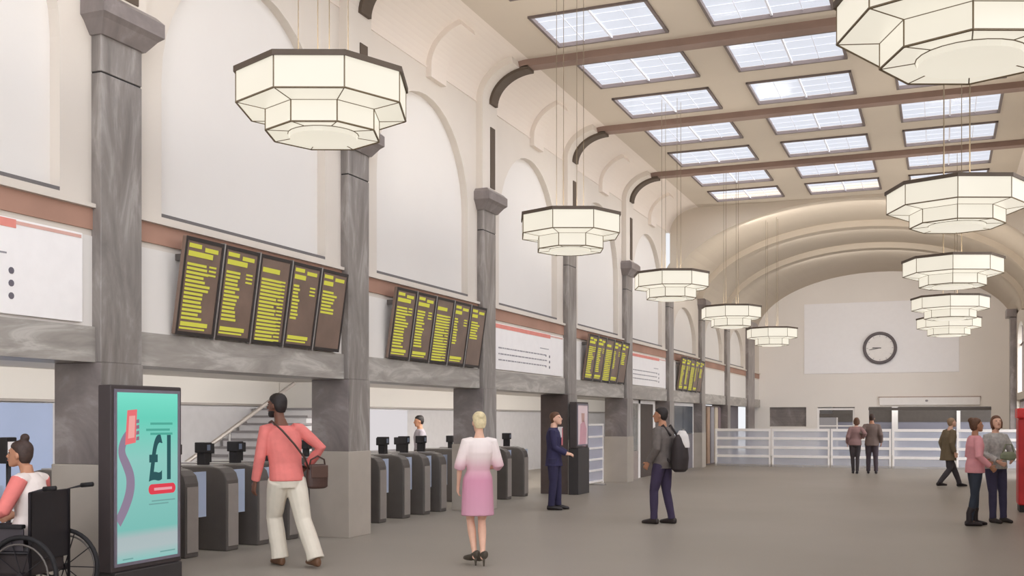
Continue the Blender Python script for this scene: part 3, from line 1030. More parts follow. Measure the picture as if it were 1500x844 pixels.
# ------------------------------------------------------------------ inner room: stairs, posters, doors
t = thing('staircase', 'pale staircase with dark treads behind the gates', 'staircase', (-12.1, 15.2, 0))
st = MB(); td = MB()
NS = 13
for k in range(NS):
    z = 0.14 * k; y = 0.24 * k - 1.2
    st.box(0.0, 1.3, y, 2.4, z, z + 0.10)
    td.box(-0.0, 1.34, y - 0.02, 2.4, z + 0.10, z + 0.14)
st.build('risers', M_INNER, t); td.build('treads', mat('tread_grey', srgb(138, 133, 134), .6), t)
MB().tube([(1.36, -2.4, 0.75), (1.36, 0.95, 2.25)], 0.035, 8).build('handrail', M_MGREY, t)
for yy in (-2.3, -0.9, 0.4):
    z = 0.75 + (yy + 2.4) * 1.5 / 3.35
    MB().tube([(1.36, yy, 0), (1.36, yy, z)], 0.02, 8).build('post', M_STEEL, t)
tag(MB().box(-12.1, -10.7, 17.7, 17.8, 0, 2.33).build('partition_wall', M_PANEL), 'white partition beside the inner staircase', 'partition')
tag(MB().box(-12.12, -12.05, 20.6, 23.0, 0.9, 1.82).build('blank_poster', emit('lit_poster', srgb(236, 230, 232), 0.85)), 'glowing blank white poster behind the second run of gates', 'poster')  # plain white poster, its brightness put in as emission
tag(MB().box(-12.12, -12.06, 7.2, 11.9, 0.4, 1.84).build('blue_notice_board', mat('blue_board', srgb(160, 175, 208), .5, noise=.05, scale=1), bevel=.01), 'pale blue notice board seen past the wheelchair user', 'board')
t = thing('service_door', 'pale door behind the shoulder of the man in coral', 'door', (-12.1, 18.9, 0))
MB().box(-.02, .06, 0, 1.0, 0, 1.84).build('leaf', M_WHITE, t)
MB().box(.06, .1, .08, .12, .9, 1.1).build('handle', M_STEEL, t)


# far left bays, doors and rack
def bay_fill(n, y0, y1, m):
    struct(MB().box(XW - 0.5, XW - 0.3, y0, y1, 0, 2.15).build('wall_left', m))


t = thing('glazed_door', 'white framed glazed door left of the man with the backpack', 'door', (-7.75, edge(4) + 0.62, 0))
MB().box(-.04, .04, 0, .08, 0, 2.14).box(-.04, .04, 1.5, 1.7, 0, 2.14).box(-.04, .04, 3.1, 3.3, 0, 2.14).box(-.04, .04, .08, 3.1, 2.04, 2.14).build('frame', M_WHITE, t)
MB().box(-.02, .02, .08, 1.5, 0.75, 2.04).build('glass', tinted_glass('door_glass', srgb(150, 148, 142), .7), t)
MB().box(-.03, .03, .08, 1.5, 0, 0.75).build('lower_panel', mat('door_panel', srgb(160, 148, 142), .6), t)
MB().box(-.03, .03, 1.7, 3.1, 0, 2.04).build('dark_leaf', mat('door_dark', srgb(80, 70, 64), .6), t)  # flat dark sheet standing for the darkness of an opening
MB().box(.02, .07, .75, .79, 0.2, 2.04).build('mid_post', M_WHITE, t)
bay_fill(4, edge(4) + 3.9, edge(5), M_PANEL)
t = thing('double_door', 'dark blue grey doors under the farthest departure board', 'door', (-7.75, edge(5) + 0.62, 0))
MB().box(-.04, .04, 0, .08, 0, 2.14).box(-.04, .04, .9, 1.0, 0, 2.14).box(-.04, .04, 3.8, 3.9, 0, 2.14).box(-.04, .04, .08, 3.8, 2.04, 2.14).build('frame', M_WHITE, t)
MB().box(-.02, .02, .08, .9, 0, 2.04).build('side_panel', mat('lilac_panel', srgb(205, 198, 205), .6), t)
MB().box(-.03, .03, 1.0, 2.38, 1.15, 2.04).box(-.03, .03, 2.42, 3.8, 1.15, 2.04).build('glass', mat('blue_dark_glass', srgb(78, 86, 96), .2), t)
MB().box(-.03, .03, 1.0, 2.38, 0, 1.12).box(-.03, .03, 2.42, 3.8, 0, 1.12).build('lower_panel', mat('door_grey', srgb(122, 118, 124), .5), t)
MB().box(.03, .06, 2.30, 2.34, 0.8, 1.3).build('pull_handle', M_STEEL, t); MB().box(.03, .06, 2.46, 2.50, 0.8, 1.3).build('pull_handle', M_STEEL, t)
t = thing('leaflet_rack', 'tall rack of tan and yellow leaflets by the far railing', 'rack', (-7.7, edge(6) + 0.65, 0))
MB().box(-.1, 0, 0, 3.8, 0, 2.1).build('backboard', mat('rack_back', srgb(110, 98, 96), .6), t)
rk = [('cream_strip', srgb(206, 190, 160), .15, .5), ('yellow_strip', srgb(190, 172, 98), .62, 1.0), ('tan_strip', srgb(168, 140, 118), 1.3, 1.75),
      ('grey_strip', srgb(150, 146, 150), 1.95, 2.5), ('cream_strip2', srgb(200, 186, 166), 2.7, 3.2), ('mauve_strip', srgb(126, 108, 112), 3.3, 3.75)]
for nm, c, a, b in rk:
    MB().box(0, .05, a, b, 0.05, 2.05).build('leaflet_column', mat(nm, c, .6), t, bevel=.01)
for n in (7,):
    struct(MB().box(XW - 0.5, XW - 0.3, edge(n) + .56, 44.5, 0, 2.15).build('wall_left', mat('shade_infill', srgb(120, 114, 118), .7)))  # plain mid-grey wall filling the last bay


# ------------------------------------------------------------------ people
def remeshed(bm, voxel, name, m, parent, smooth_it=3, factor=0.5):
    bmesh.ops.recalc_face_normals(bm, faces=bm.faces)
    me = bpy.data.meshes.new(name); bm.to_mesh(me); bm.free()
    o = bpy.data.objects.new(name, me); COL.objects.link(o)
    md = o.modifiers.new('r', 'REMESH'); md.mode = 'VOXEL'; md.voxel_size = voxel; md.use_smooth_shade = True
    if smooth_it:
        sm = o.modifiers.new('s', 'SMOOTH'); sm.iterations = smooth_it; sm.factor = factor
    dg = bpy.context.evaluated_depsgraph_get()
    me2 = bpy.data.meshes.new_from_object(o.evaluated_get(dg))
    o.modifiers.clear(); o.data = me2; bpy.data.meshes.remove(me)
    me2.name = name; me2.materials.clear(); me2.materials.append(m)
    for p_ in me2.polygons: p_.use_smooth = True
    o.parent = parent
    return o


def ik(a, b, l1, l2, pole):
    a, b, pole = Vector(a), Vector(b), Vector(pole)
    d = b - a; L_ = d.length
    mx = (l1 + l2) * 0.999
    if L_ > mx:
        b = a + d * (mx / L_); L_ = mx; d = b - a
    u = d / L_
    x = (l1 * l1 - l2 * l2 + L_ * L_) / (2 * L_)
    h = math.sqrt(max(0, l1 * l1 - x * x))
    q = pole - u * pole.dot(u)
    q = q.normalized() if q.length > 1e-6 else Vector((0, 1, 0))
    return a + u * x + q * h, b


def ell(c, rx, ry, yaw=0.0, n=20, tilt=None):
    ca, sa = math.cos(yaw), math.sin(yaw)
    res = []
    for k in range(n):
        a = 2 * math.pi * k / n
        x, y = rx * math.cos(a), ry * math.sin(a)
        v = Vector((x * ca - y * sa, x * sa + y * ca, 0))
        if tilt: v = tilt @ v
        res.append(Vector(c) + v)
    return res


def hand(mb, wrist, d, nrm, s, side, curl=0.5):
    """palm, four unequal bent fingers and a thumb from the side of the palm"""
    d = Vector(d).normalized(); nrm = Vector(nrm); nrm = (nrm - d * nrm.dot(d)).normalized()
    w = d.cross(nrm) * side
    W = Vector(wrist)
    rr = []
    for t_, hw, th in ((0, .026, .02), (.03, .034, .018), (.06, .04, .016), (.092, .04, .013)):
        c = W + d * t_ * s
        rr.append([c + (w * math.cos(2 * math.pi * k / 12) * hw + nrm * math.sin(2 * math.pi * k / 12) * th) * s for k in range(12)])
    mb.rings(rr)
    for i, (off, l) in enumerate(((.033, .072), (.011, .082), (-.011, .076), (-.032, .06))):
        p0 = W + (d * .082 + w * off) * s
        dd = (d + w * off * 3.5).normalized()
        pts = [p0]; ang = 0
        for j in range(3):
            ang += curl * (0.5 + 0.25 * j)
            v = dd * math.cos(ang) + nrm * math.sin(ang)
            pts.append(pts[-1] + v * l * s * (.42, .32, .26)[j])
        mb.tube(pts, [.0098 * s, .0095 * s, .0088 * s, .0075 * s], 8)
    p0 = W + (d * .025 + w * .03) * s
    v = (d * .7 + w * .75 + nrm * .25).normalized()
    p1 = p0 + v * .045 * s
    v2 = (d + w * .2 + nrm * .35).normalized()
    mb.tube([p0, p1, p1 + v2 * .035 * s], [.015 * s, .0125 * s, .009 * s], 8)


def person(label, pos, face, h, P, look, group=None):
    """face: world angle (degrees) of the forward direction, 0=+x, 90=+y"""
    s = h / 1.76
    root = thing('person', label, 'person', (pos[0], pos[1], 0), R(face - 90), group)
    fem = look.get('female', False)
    vx = look.get('voxel', 0.009)
    g = lambda k, d: P.get(k, d)
    V = lambda t_: Vector(t_) * s
    hip = V(g('hip', (0, 0, 0.948)))
    chest = V(g('chest', (0, 0.0, 1.33)))
    neckp = V(g('neck', (0, 0.0, 1.50)))
    headc = V(g('head', (0, 0.02, 1.645)))
    tyaw = R(g('tyaw', 0))
    hy, hp = R(g('hyaw', 0)), R(g('hpitch', 0))
    sw = (0.158 if fem else 0.182) * s
    hw = 0.09 * s
    shL = chest + Matrix.Rotation(tyaw, 3, 'Z') @ Vector((-sw, 0, 0.082 * s))
    shR = chest + Matrix.Rotation(tyaw, 3, 'Z') @ Vector((sw, 0, 0.082 * s))
    hipL, hipR = hip + Vector((-hw, 0, -0.02 * s)), hip + Vector((hw, 0, -0.02 * s))
    ankL, ankR = V(g('footL', (-.1, 0, .085))), V(g('footR', (.1, 0, .085)))
    kL, ankL = ik(hipL, ankL, .43 * s, .415 * s, g('kneeL', (0, 1, 0)))
    kR, ankR = ik(hipR, ankR, .43 * s, .415 * s, g('kneeR', (0, 1, 0)))
    wL, wR = V(g('handL', (-.25, .04, .86))), V(g('handR', (.25, .04, .86)))
    eL, wL = ik(shL, wL, .29 * s, .26 * s, g('elbL', (-.3, -1, 0)))
    eR, wR = ik(shR, wR, .29 * s, .26 * s, g('elbR', (.3, -1, 0)))

    def centre(z):
        """trunk centre line at height z"""
        z0, z1, z2 = hip.z, chest.z, neckp.z
        if z <= z0: return Vector((hip.x, hip.y, z))
        if z <= z1:
            f = (z - z0) / (z1 - z0); q = hip.lerp(chest, f); q.z = z; return q
        f = min(1, (z - z1) / (z2 - z1)); q = chest.lerp(neckp, f); q.z = z; return q

    def yaw_at(z):
        return tyaw * max(0, min(1, (z - hip.z) / (chest.z - hip.z)))
    if fem:
        prof = [(-.10, .125, .10), (0, .16, .115), (.07, .152, .11), (.15, .118, .088), (.25, .125, .095), (.36, .142, .112), (.45, .138, .09), (.495, .104, .07), (.53, .062, .054), (.60, .045, .048)]
    else:
        prof = [(-.10, .13, .10), (0, .158, .115), (.07, .15, .11), (.15, .145, .10), (.25, .155, .108), (.36, .168, .12), (.45, .162, .100), (.495, .122, .076), (.53, .078, .062), (.60, .055, .056)]

    def trunk(mb, e, lo=-.10, hi=.56, extra=None):
        rr = []
        pr_ = [q for q in prof if lo - 1e-6 <= q[0] <= hi + 1e-6]
        if extra: pr_ = extra + pr_
        for dz, rx, ry in pr_:
            z = hip.z + dz * s
            rr.append(ell(centre(z), rx * s + e, ry * s + e, yaw_at(z)))
        mb.rings(rr)

    def limb(mb, pts, rr, e=0.0):
        mb.tube(pts, [q * s + e for q in rr], 12)

    def mid(a, b, f=0.5): return a.lerp(b, f)
    # ---- body: one continuous surface
    mb = MB()
    trunk(mb, 0, hi=.6)
    legr = (.080, .082, .062, .050, .054, .036, .034) if not fem else (.082, .080, .058, .046, .050, .032, .031)
    for hh, kk, aa in ((hipL, kL, ankL), (hipR, kR, ankR)):
        calf = mid(kk, aa, .32)
        limb(mb, [hh, mid(hh, kk, .3), mid(hh, kk, .85), kk, calf, mid(kk, aa, .85), aa], legr)
        fd = Vector((0, 1, 0))
        limb(mb, [aa + Vector((0, -.03, -.02)) * s, aa + Vector((0, .03, -.03)) * s, aa + Vector((0, .13, -.05)) * s], (.034, .036, .024))
    ar = (.050, .046, .038, .036, .037, .025, .022) if not fem else (.042, .038, .032, .030, .031, .021, .019)
    for sd, sh, ee, ww in ((-1, shL, eL, wL), (1, shR, eR, wR)):
        limb(mb, [sh + Vector((-sd * .05 * s, 0, -.01 * s)), sh, mid(sh, ee, .55), ee, mid(ee, ww, .3), mid(ee, ww, .85), ww], ar)
        hd = g('hdirL' if sd < 0 else 'hdirR', None)
        hd = Vector(hd) if hd else (ww - ee).normalized()
        nr = Vector(g('hnL' if sd < 0 else 'hnR', (-sd * 1.0, 0.1, 0)))
        hand(mb, ww, hd, nr, s, sd if nr.x * sd <= 0 else sd, g('curl', .55))
    # head and neck
    HM = Matrix.Translation(headc) @ Matrix.Rotation(hy, 4, 'Z') @ Matrix.Rotation(-hp, 4, 'X')
    hp_ = lambda x, y, z: HM @ (Vector((x, y, z)) * s)
    lv = [(-.118, .022, .062, .018), (-.105, .036, .052, .036), (-.085, .046, .036, .056), (-.055, .057, .016, .076), (-.02, .066, .006, .088), (.02, .072, -.002, .095), (.055, .071, -.006, .093), (.085, .060, -.008, .08), (.105, .042, -.01, .056), (.117, .018, -.01, .024)]
    mb.rings([[hp_(rx * math.cos(2 * math.pi * k / 20), cy + ry * math.sin(2 * math.pi * k / 20), z) for k in range(20)] for z, rx, cy, ry in lv])
    limb(mb, [neckp + Vector((0, -.01, -.05)) * s, mid(neckp, hp_(0, -.02, -.06)), hp_(0, -.02, -.03)], (.06, .052, .052) if not fem else (.052, .044, .044))
    mb.tube([hp_(0, .092, .012), hp_(0, .104, -.012), hp_(0, .116, -.036), hp_(0, .09, -.046)], [.009 * s, .011 * s, .015 * s, .010 * s], 8)
    for sx_ in (-1, 1):
        mb.ellipsoid(hp_(sx_ * .074, -.008, -.012), (.012 * s, .018 * s, .03 * s), 10, 8)
        mb.tube([hp_(sx_ * .012, .094, .022), hp_(sx_ * .045, .083, .026)], .009 * s, 6)
    mb.tube([hp_(-.022, .086, -.066), hp_(0, .093, -.066), hp_(.022, .086, -.066)], .009 * s, 6)
    body = remeshed(mb.bm, vx, 'body', look['skin'], root, 2, .4)
    # eyes and mouth
    if look.get('facevis', True):
        for sx_ in (-1, 1):
            MB().ellipsoid(hp_(sx_ * .03, .086, .004), (.012 * s, .008 * s, .007 * s), 10, 6).build('eye', mat('eye_dark', srgb(50, 38, 34), .3), root, True)
        MB().tube([hp_(-.02, .097, -.066), hp_(0, .102, -.066), hp_(.02, .097, -.066)], .0045 * s, 6).build('lips', mat('lip_rose', srgb(170, 96, 90), .5), root, True)
    # ---- hair
    hm = MB(); e = .012
    style = look.get('hair_style', 'short')
    drop = {'short': -.045, 'bob': -.10, 'bun': -.05, 'long': -.10}[style]
    hl = [(drop - .02, .050, -.055, .035), (drop, .062, -.048, .046), (-.01 if drop < -.03 else 0, .076, -.036, .072), (.03, .080, -.022, .086), (.06, .080, -.008, .100), (.09, .070, -.008, .090), (.115, .050, -.012, .064), (.129, .022, -.012, .03)]
    hm.rings([[hp_(rx * math.cos(2 * math.pi * k / 20), cy + ry * math.sin(2 * math.pi * k / 20), z) for k in range(20)] for z, rx, cy, ry in hl])
    if style == 'bob':
        for sx_ in (-1, 1):
            hm.tube([hp_(sx_ * .066, .01, .06), hp_(sx_ * .078, .0, .0), hp_(sx_ * .074, -.01, -.09)], [.022 * s, .026 * s, .018 * s], 8)
    if style == 'bun':
        b_ = look.get('bun', (0, -.06, .13, .045))
        hm.ellipsoid(hp_(b_[0], b_[1], b_[2]), (b_[3] * s,) * 3, 14, 10)
    if style == 'long':
        hm.tube([hp_(0, -.06, .02), hp_(0, -.085, -.08), hp_(0, -.085, -.20)], [.07 * s, .06 * s, .035 * s], 12)
    remeshed(hm.bm, .008, 'hair', look['hair'], root, 2)
    if look.get('beard'):
        bmk = MB()
        bmk.rings([[hp_(rx * math.cos(2 * math.pi * k / 16), cy + ry * math.sin(2 * math.pi * k / 16), z) for k in range(16)] for z, rx, cy, ry in ((-.128, .022, .06, .02), (-.112, .042, .050, .042), (-.085, .053, .036, .06), (-.055, .060, .012, .074))])
        remeshed(bmk.bm, .008, 'beard', look['hair'], root, 2)
    # ---- legs clothing
    cv = max(vx, .010)
    lo_ = look.get('bottom')
    if lo_:
        e = look.get('bottom_ease', .016)
        mb = MB()
        trunk(mb, e, -.10, .15)
        fl = look.get('flare', 0)
        for hh, kk, aa in ((hipL, kL, ankL), (hipR, kR, ankR)):
            end = mid(kk, aa, .98) + Vector((0, 0, -.02 * s))
            limb(mb, [hh, mid(hh, kk, .3), mid(hh, kk, .85), kk, mid(kk, aa, .4), mid(kk, aa, .8), end], (.086, .086, .066, .056 + fl * .3, .054 + fl * .6, .044 + fl, .046 + fl * 1.2), e)
        remeshed(mb.bm, cv, look.get('bottom_name', 'trousers'), lo_, root, 3)
    # ---- top clothing
    tp = look.get('top')
    if tp:
        e = look.get('top_ease', .020)
        hem = look.get('hem', -.06)
        mb = MB()
        extra = []
        if hem < -.10:
            hw_, hd_ = look.get('hem_size', (.19, .15))
            nst = 5
            for k in range(nst):
                f = k / nst
                extra.append((hem + (-.10 - hem) * f, hw_ * (1 - f) + .165 * f, hd_ * (1 - f) + .125 * f))
            trunk(mb, e, 0, .54, extra)
        else:
            trunk(mb, e, hem, .54, [(hem, .16, .118)])
        sl = look.get('sleeve', 'long')
        for sd, sh, ee, ww in ((-1, shL, eL, wL), (1, shR, eR, wR)):
            st_ = sh + Vector((-sd * .075 * s, 0, .006 * s))
            if sl == 'long':
                limb(mb, [st_, sh, mid(sh, ee, .55), ee, mid(ee, ww, .4), mid(ee, ww, .94)], (.046, .052, .046, .042, .038, .030), e * .6)
            elif sl == 'half':
                limb(mb, [st_, sh, mid(sh, ee, .6), mid(sh, ee, 1.0), mid(ee, ww, .12)], (.044, .050, .054, .058, .056), e * .5)
        remeshed(mb.bm, cv, look.get('top_name', 'shirt'), tp, root, 3)
    # ---- shoes
    for aa in (ankL, ankR):
        mb = MB(); fy = look.get('toe', 0); heel = look.get('heel', 0)
        rr = []
        for (yy, zc, rx, rz) in ((-.075, .045, .022, .035), (-.05, .05, .036, .05), (0, .052, .040, .052), (.06, .045, .043, .042), (.13, .036, .046, .034), (.18, .03, .036, .027), (.205, .026, .018, .02)):
            rot = Matrix.Rotation(R(fy), 3, 'Z')
            hz = heel * max(0, (.06 - yy) / .13)
            rr.append([Vector((aa.x, aa.y, 0)) + rot @ Vector((rx * s * math.cos(2 * math.pi * k / 14), yy * s, 0)) + Vector((0, 0, max(0.002, (zc + hz + rz * math.sin(2 * math.pi * k / 14)) * s + (aa.z - .085 * s if aa.z > .1 * s else 0)))) for k in range(14)])
        mb.rings(rr)
        if heel:
            mb.tube([Vector((aa.x, aa.y - .055 * s, .03 + heel * s)), Vector((aa.x, aa.y - .05 * s, 0.002))], [.016, .010], 8)
        if look.get('boot'):
            limb(mb, [aa + Vector((0, 0, -.02 * s)), aa + Vector((0, 0, .12 * s)), mid(aa, kL if aa is ankL else kR, .5)], (.048, .050, .060), .004)
        remeshed(mb.bm, .008, 'shoe', look['shoe'], root, 2)
    info = dict(root=root, shL=shL, shR=shR, eL=eL, eR=eR, wL=wL, wR=wR, hip=hip, chest=chest, neck=neckp, head=headc, s=s, hp=hp_)
    return info


def facing_screen(px, turn):
    """world angle for someone seen at picture column px turned by `turn` from looking straight away (positive = to their left)"""
    a = 90 + 22.03 - math.degrees(math.atan((px - 750) / 1557))
    return a + turn


H_BROWN = mat('dark_brown_hair', srgb(62, 46, 40), .6, noise=.2, scale=40)
H_BLOND = mat('blonde_hair', srgb(222, 205, 165), .6, noise=.12, scale=40)
H_BLACK = mat('black_hair', srgb(40, 33, 32), .6, noise=.2, scale=40)
H_AUB = mat('chestnut_hair', srgb(98, 68, 50), .6, noise=.2, scale=40)


def cloth(nm, r, g_, b, noise=.07, scale=9): return mat(nm, srgb(r, g_, b), .85, noise=noise, scale=scale, bump=.15)


# man in coral shirt
m1 = person('tall man in coral shirt and cream trousers walking away with shoulder bag', (-6.60, 9.86), facing_screen(430, 24), 1.89,
            dict(hip=(-.04, 0, .90), chest=(-.06, .06, 1.31), neck=(-.07, .10, 1.48), head=(-.09, .13, 1.635), hyaw=28, hpitch=-6,
                 footL=(-.06, .12, .085), footR=(.15, -.28, .10), kneeL=(0, 1, 0), kneeR=(0, 1, 0),
                 handL=(-.33, .12, .86), elbL=(-.4, -1, 0), handR=(.22, .10, 1.0), elbR=(1, -.7, 0), hdirR=(-.6, .5, -.6), tyaw=-4),
            dict(skin=M_SKIN_D, hair=H_BLACK, hair_style='short', beard=True, top=cloth('coral_shirt', 218, 122, 116), top_ease=.026, hem=-.03, sleeve='long',
                 bottom=cloth('cream_trousers', 214, 205, 190, .04), bottom_ease=.024, flare=.018, shoe=mat('brown_leather', srgb(104, 74, 54), .5), voxel=.008))

# blonde woman with the pink dress
def ombre():
    m = bpy.data.materials.new('white_to_pink_cloth'); m.use_nodes = True
    nt = m.node_tree; b = nt.nodes['Principled BSDF']; b.inputs['Roughness'].default_value = .85
    tc = nt.nodes.new('ShaderNodeTexCoord'); sp = nt.nodes.new('ShaderNodeSeparateXYZ'); rp = nt.nodes.new('ShaderNodeValToRGB')
    el = rp.color_ramp.elements
    el[0].position = 0.0; el[0].color = srgb(208, 154, 174)
    el[1].position = 1.0; el[1].color = srgb(232, 222, 218)
    a = el.new(.45); a.color = srgb(206, 142, 166)
    c = el.new(.62); c.color = srgb(214, 172, 182)
    d = el.new(.74); d.color = srgb(230, 212, 210)
    nt.links.new(tc.outputs['Generated'], sp.inputs[0]); nt.links.new(sp.outputs['Z'], rp.inputs['Fac'])
    nt.links.new(rp.outputs['Color'], b.inputs['Base Color'])
    return m


m2 = person('blonde woman in a white to pink dress standing with her back turned', (-4.72, 10.66), facing_screen(706, 12), 1.66,
            dict(hip=(-.0, 0, .955), chest=(.02, .0, 1.36), neck=(.02, 0, 1.53), head=(.02, .015, 1.665), hyaw=4,
                 footL=(-.03, .02, .13), footR=(.05, -.06, .13), handL=(-.21, .10, .93), elbL=(-.5, -1, 0), handR=(.17, .24, 1.12), elbR=(.35, -1, 0)),
            dict(female=True, skin=M_SKIN_L, hair=H_BLOND, hair_style='bun', bun=(0, -.07, .075, .05), top=ombre(), top_name='dress', hem=-.37, hem_size=(.175, .14), top_ease=.018,
                 sleeve='half', shoe=mat('dark_heels', srgb(76, 68, 58), .5), heel=.05, toe=25, voxel=.008))

# suited man
m3 = person('man in a navy suit and pink tie standing by the dark pier, facing right', (-6.4, 17.8), facing_screen(810, -100), 1.74,
            dict(head=(0, .035, 1.635), hyaw=-12, hpitch=-14, footL=(-.11, .06, .085), footR=(.11, -.03, .085),
                 handL=(-.05, .24, 1.02), elbL=(-.5, -1, 0), handR=(.07, .24, 1.0), elbR=(.5, -1, 0), hdirL=(.5, .7, -.1), hdirR=(-.5, .7, -.1), hnL=(0, -.3, -1), hnR=(0, -.3, -1)),
            dict(skin=M_SKIN_L, hair=H_AUB, top=cloth('navy_jacket', 52, 48, 80), top_name='jacket', hem=-.16, hem_size=(.18, .14), top_ease=.024,
                 bottom=cloth('navy_trousers', 50, 46, 74), bottom_ease=.018, shoe=mat('black_shoes', srgb(40, 34, 36), .4), voxel=.010))
sN = m3['s']
MB().prism([(-.05, 1.30 * sN), (.05, 1.30 * sN), (.065, 1.49 * sN), (-.065, 1.49 * sN), ], 'y', .085, .150).build('shirt_front', mat('white_shirt', srgb(235, 228, 228), .8), m3['root'])
MB().prism([(-.02, 1.16 * sN), (.02, 1.16 * sN), (.03, 1.2 * sN), (.02, 1.47 * sN), (-.02, 1.47 * sN), (-.03, 1.2 * sN)], 'y', .14, .158).build('tie', mat('pink_tie', srgb(204, 120, 128), .7), m3['root'])

# man with backpack
m4 = person('man in a dark grey jacket and jeans with a black backpack, standing mid hall', (-3.98, 16.0), facing_screen(975, 62), 1.79,
            dict(head=(0, .03, 1.64), hyaw=10, hpitch=-8, footL=(-.12, .08, .085), footR=(.11, -.10, .085), hip=(0, 0, .94),
                 handL=(-.22, .12, .93), elbL=(-.5, -1, 0), handR=(.24, .02, .90), elbR=(.5, -1, 0)),
            dict(skin=M_SKIN_M, hair=H_BLACK, top=cloth('charcoal_jacket', 104, 96, 92, .12, 14), top_name='jacket', hem=-.10, top_ease=.034,
                 bottom=cloth('indigo_jeans', 62, 52, 76), bottom_ease=.012, shoe=mat('dark_boots', srgb(48, 40, 38), .5), voxel=.010))

# inner-room staff
m5 = person('person in a grey shirt beyond the second run of gates', (-9.85, 19.35), facing_screen(613, 100), 1.68,
            dict(hyaw=0), dict(skin=M_SKIN_M, hair=H_BLACK, top=cloth('grey_shirt', 158, 150, 156), bottom=cloth('grey_trousers', 90, 86, 92), shoe=MATS['black_shoes'], voxel=.014, facevis=False))

# far couple
m6 = person('woman in a dusty pink jacket, left of the couple walking away', (-2.40, 33.1), facing_screen(1255, 5), 1.66,
            dict(handL=(-.22, .1, .95), handR=(.24, .02, 1.15), footL=(-.05, .02, .085), footR=(.06, -.08, .085), chest=(.03, 0, 1.33), neck=(.04, 0, 1.5), head=(.05, .02, 1.64)),
            dict(female=True, skin=M_SKIN_L, hair=H_AUB, hair_style='bob', top=cloth('dusty_pink_jacket', 142, 112, 110), top_name='jacket', hem=-.06, top_ease=.04,
                 bottom=cloth('black_leggings', 62, 56, 58), bottom_ease=.006, bottom_name='leggings', shoe=MATS['black_shoes'], voxel=.014, facevis=False))
m7 = person('man in a taupe jacket, right of the couple walking away', (-1.93, 33.2), facing_screen(1276, 0), 1.76,
            dict(handL=(-.26, .08, 1.1), handR=(.26, .04, .92), footL=(-.1, .02, .085), footR=(.12, -.1, .085)),
            dict(skin=M_SKIN_M, hair=H_BROWN, top=cloth('taupe_jacket', 112, 96, 90), top_name='jacket', hem=-.12, hem_size=(.18, .14), top_ease=.04,
                 bottom=cloth('dark_trousers', 72, 62, 68), shoe=MATS['black_shoes'], voxel=.014, facevis=False))
# olive coat
m8 = person('person in an olive coat striding, partly behind the woman in pink', (0.13, 27.4), facing_screen(1393, -60), 1.68,
            dict(footL=(-.05, .34, .085), footR=(.05, -.26, .11), hip=(0, 0, .88), chest=(0, .04, 1.29), neck=(0, .06, 1.46), head=(0, .1, 1.6), hpitch=-15),
            dict(skin=M_SKIN_L, hair=mat('sandy_hair', srgb(150, 124, 98), .6), top=cloth('olive_coat', 112, 98, 76), top_name='coat', hem=-.22, hem_size=(.19, .15), top_ease=.04,
                 bottom=cloth('slate_trousers', 70, 66, 70), shoe=MATS['black_shoes'], voxel=.013, facevis=False))
# pink top
m9 = person('woman in a pink top, dark leggings and boots facing the person in grey', (0.46, 17.5), facing_screen(1425, -70), 1.62,
            dict(footL=(-.07, .02, .085), footR=(.09, -.12, .085), handL=(-.2, .22, 1.05), elbL=(-.5, -1, 0), handR=(.22, .16, .98), elbR=(.5, -1, 0), hyaw=8, hpitch=-12),
            dict(female=True, skin=M_SKIN_M, hair=H_AUB, hair_style='bun', bun=(0, -.07, .10, .05), top=cloth('pink_top', 222, 154, 160), top_name='top', hem=-.08, top_ease=.028,
                 bottom=cloth('dark_teal_leggings', 52, 58, 70), bottom_ease=.006, bottom_name='leggings', shoe=mat('black_boots', srgb(44, 36, 38), .5), boot=True, voxel=.010))
# grey jumper
m10 = person('person in a pale grey patterned jumper and jeans holding a green bag', (0.77, 18.15), facing_screen(1460, -140), 1.66,
             dict(footL=(-.14, .02, .085), footR=(.10, .06, .085), handL=(-.12, .24, 1.05), elbL=(-.8, -.6, 0), handR=(.16, .24, 1.02), elbR=(.6, -1, 0), hpitch=-18, hyaw=-20),
             dict(female=True, skin=M_SKIN_L, hair=mat('brown_bob', srgb(106, 72, 54), .6), hair_style='bob', top=cloth('grey_jumper', 176, 172, 168, .22, 22), top_name='jumper', hem=-.06, top_ease=.034,
                  bottom=cloth('blue_jeans', 66, 62, 86), bottom_ease=.010, shoe=MATS['dark_boots'], voxel=.010))


def from_local(info, p):
    rz = info['root'].rotation_euler.z
    return Vector(info['root'].location) + Matrix.Rotation(rz, 3, 'Z') @ Vector(p)


# shoulder bag
s1 = m1['s']
bo = Vector((.27, -.05, .80)) * s1
t = thing('shoulder_bag', 'dark brown leather bag at the hip of the man in coral', 'bag', from_local(m1, bo), m1['root'].rotation_euler.z)
mb = MB()
mb.rings([ell((0, 0, z), rx, ry, 0, 20) for z, rx, ry in ((-.02, .09, .05), (0, .125, .065), (.1, .13, .07), (.2, .12, .06), (.25, .10, .035))])
remeshed(mb.bm, .008, 'bag_body', mat('bag_leather', srgb(70, 50, 44), .45, noise=.15), t, 3)
MB().box(-.10, .10, -.075, -.055, .10, .24).build('flap', mat('bag_flap', srgb(84, 62, 54), .4), t, bevel=.01)
hd_ = [(-.10, 0, .2), (-.08, -.01, .30), (0, -.01, .34), (.08, -.01, .30), (.10, 0, .2)]
MB().tube(hd_, .010, 8).build('handle', MATS['bag_leather'], t, True)
pts = [(.20, -.13, .99), (.13, -.19, 1.10), (.03, -.165, 1.24), (-.08, -.115, 1.38), (-.15, -.02, 1.475), (-.13, .09, 1.46), (-.02, .19, 1.30), (.12, .18, 1.1), (.26, .06, .98)]
MB().tube([Vector(p_) * s1 - bo + Vector((-.05, .03, 0)) for p_ in pts], .011, 8, 1.6).build('strap', MATS['bag_leather'], t, True)

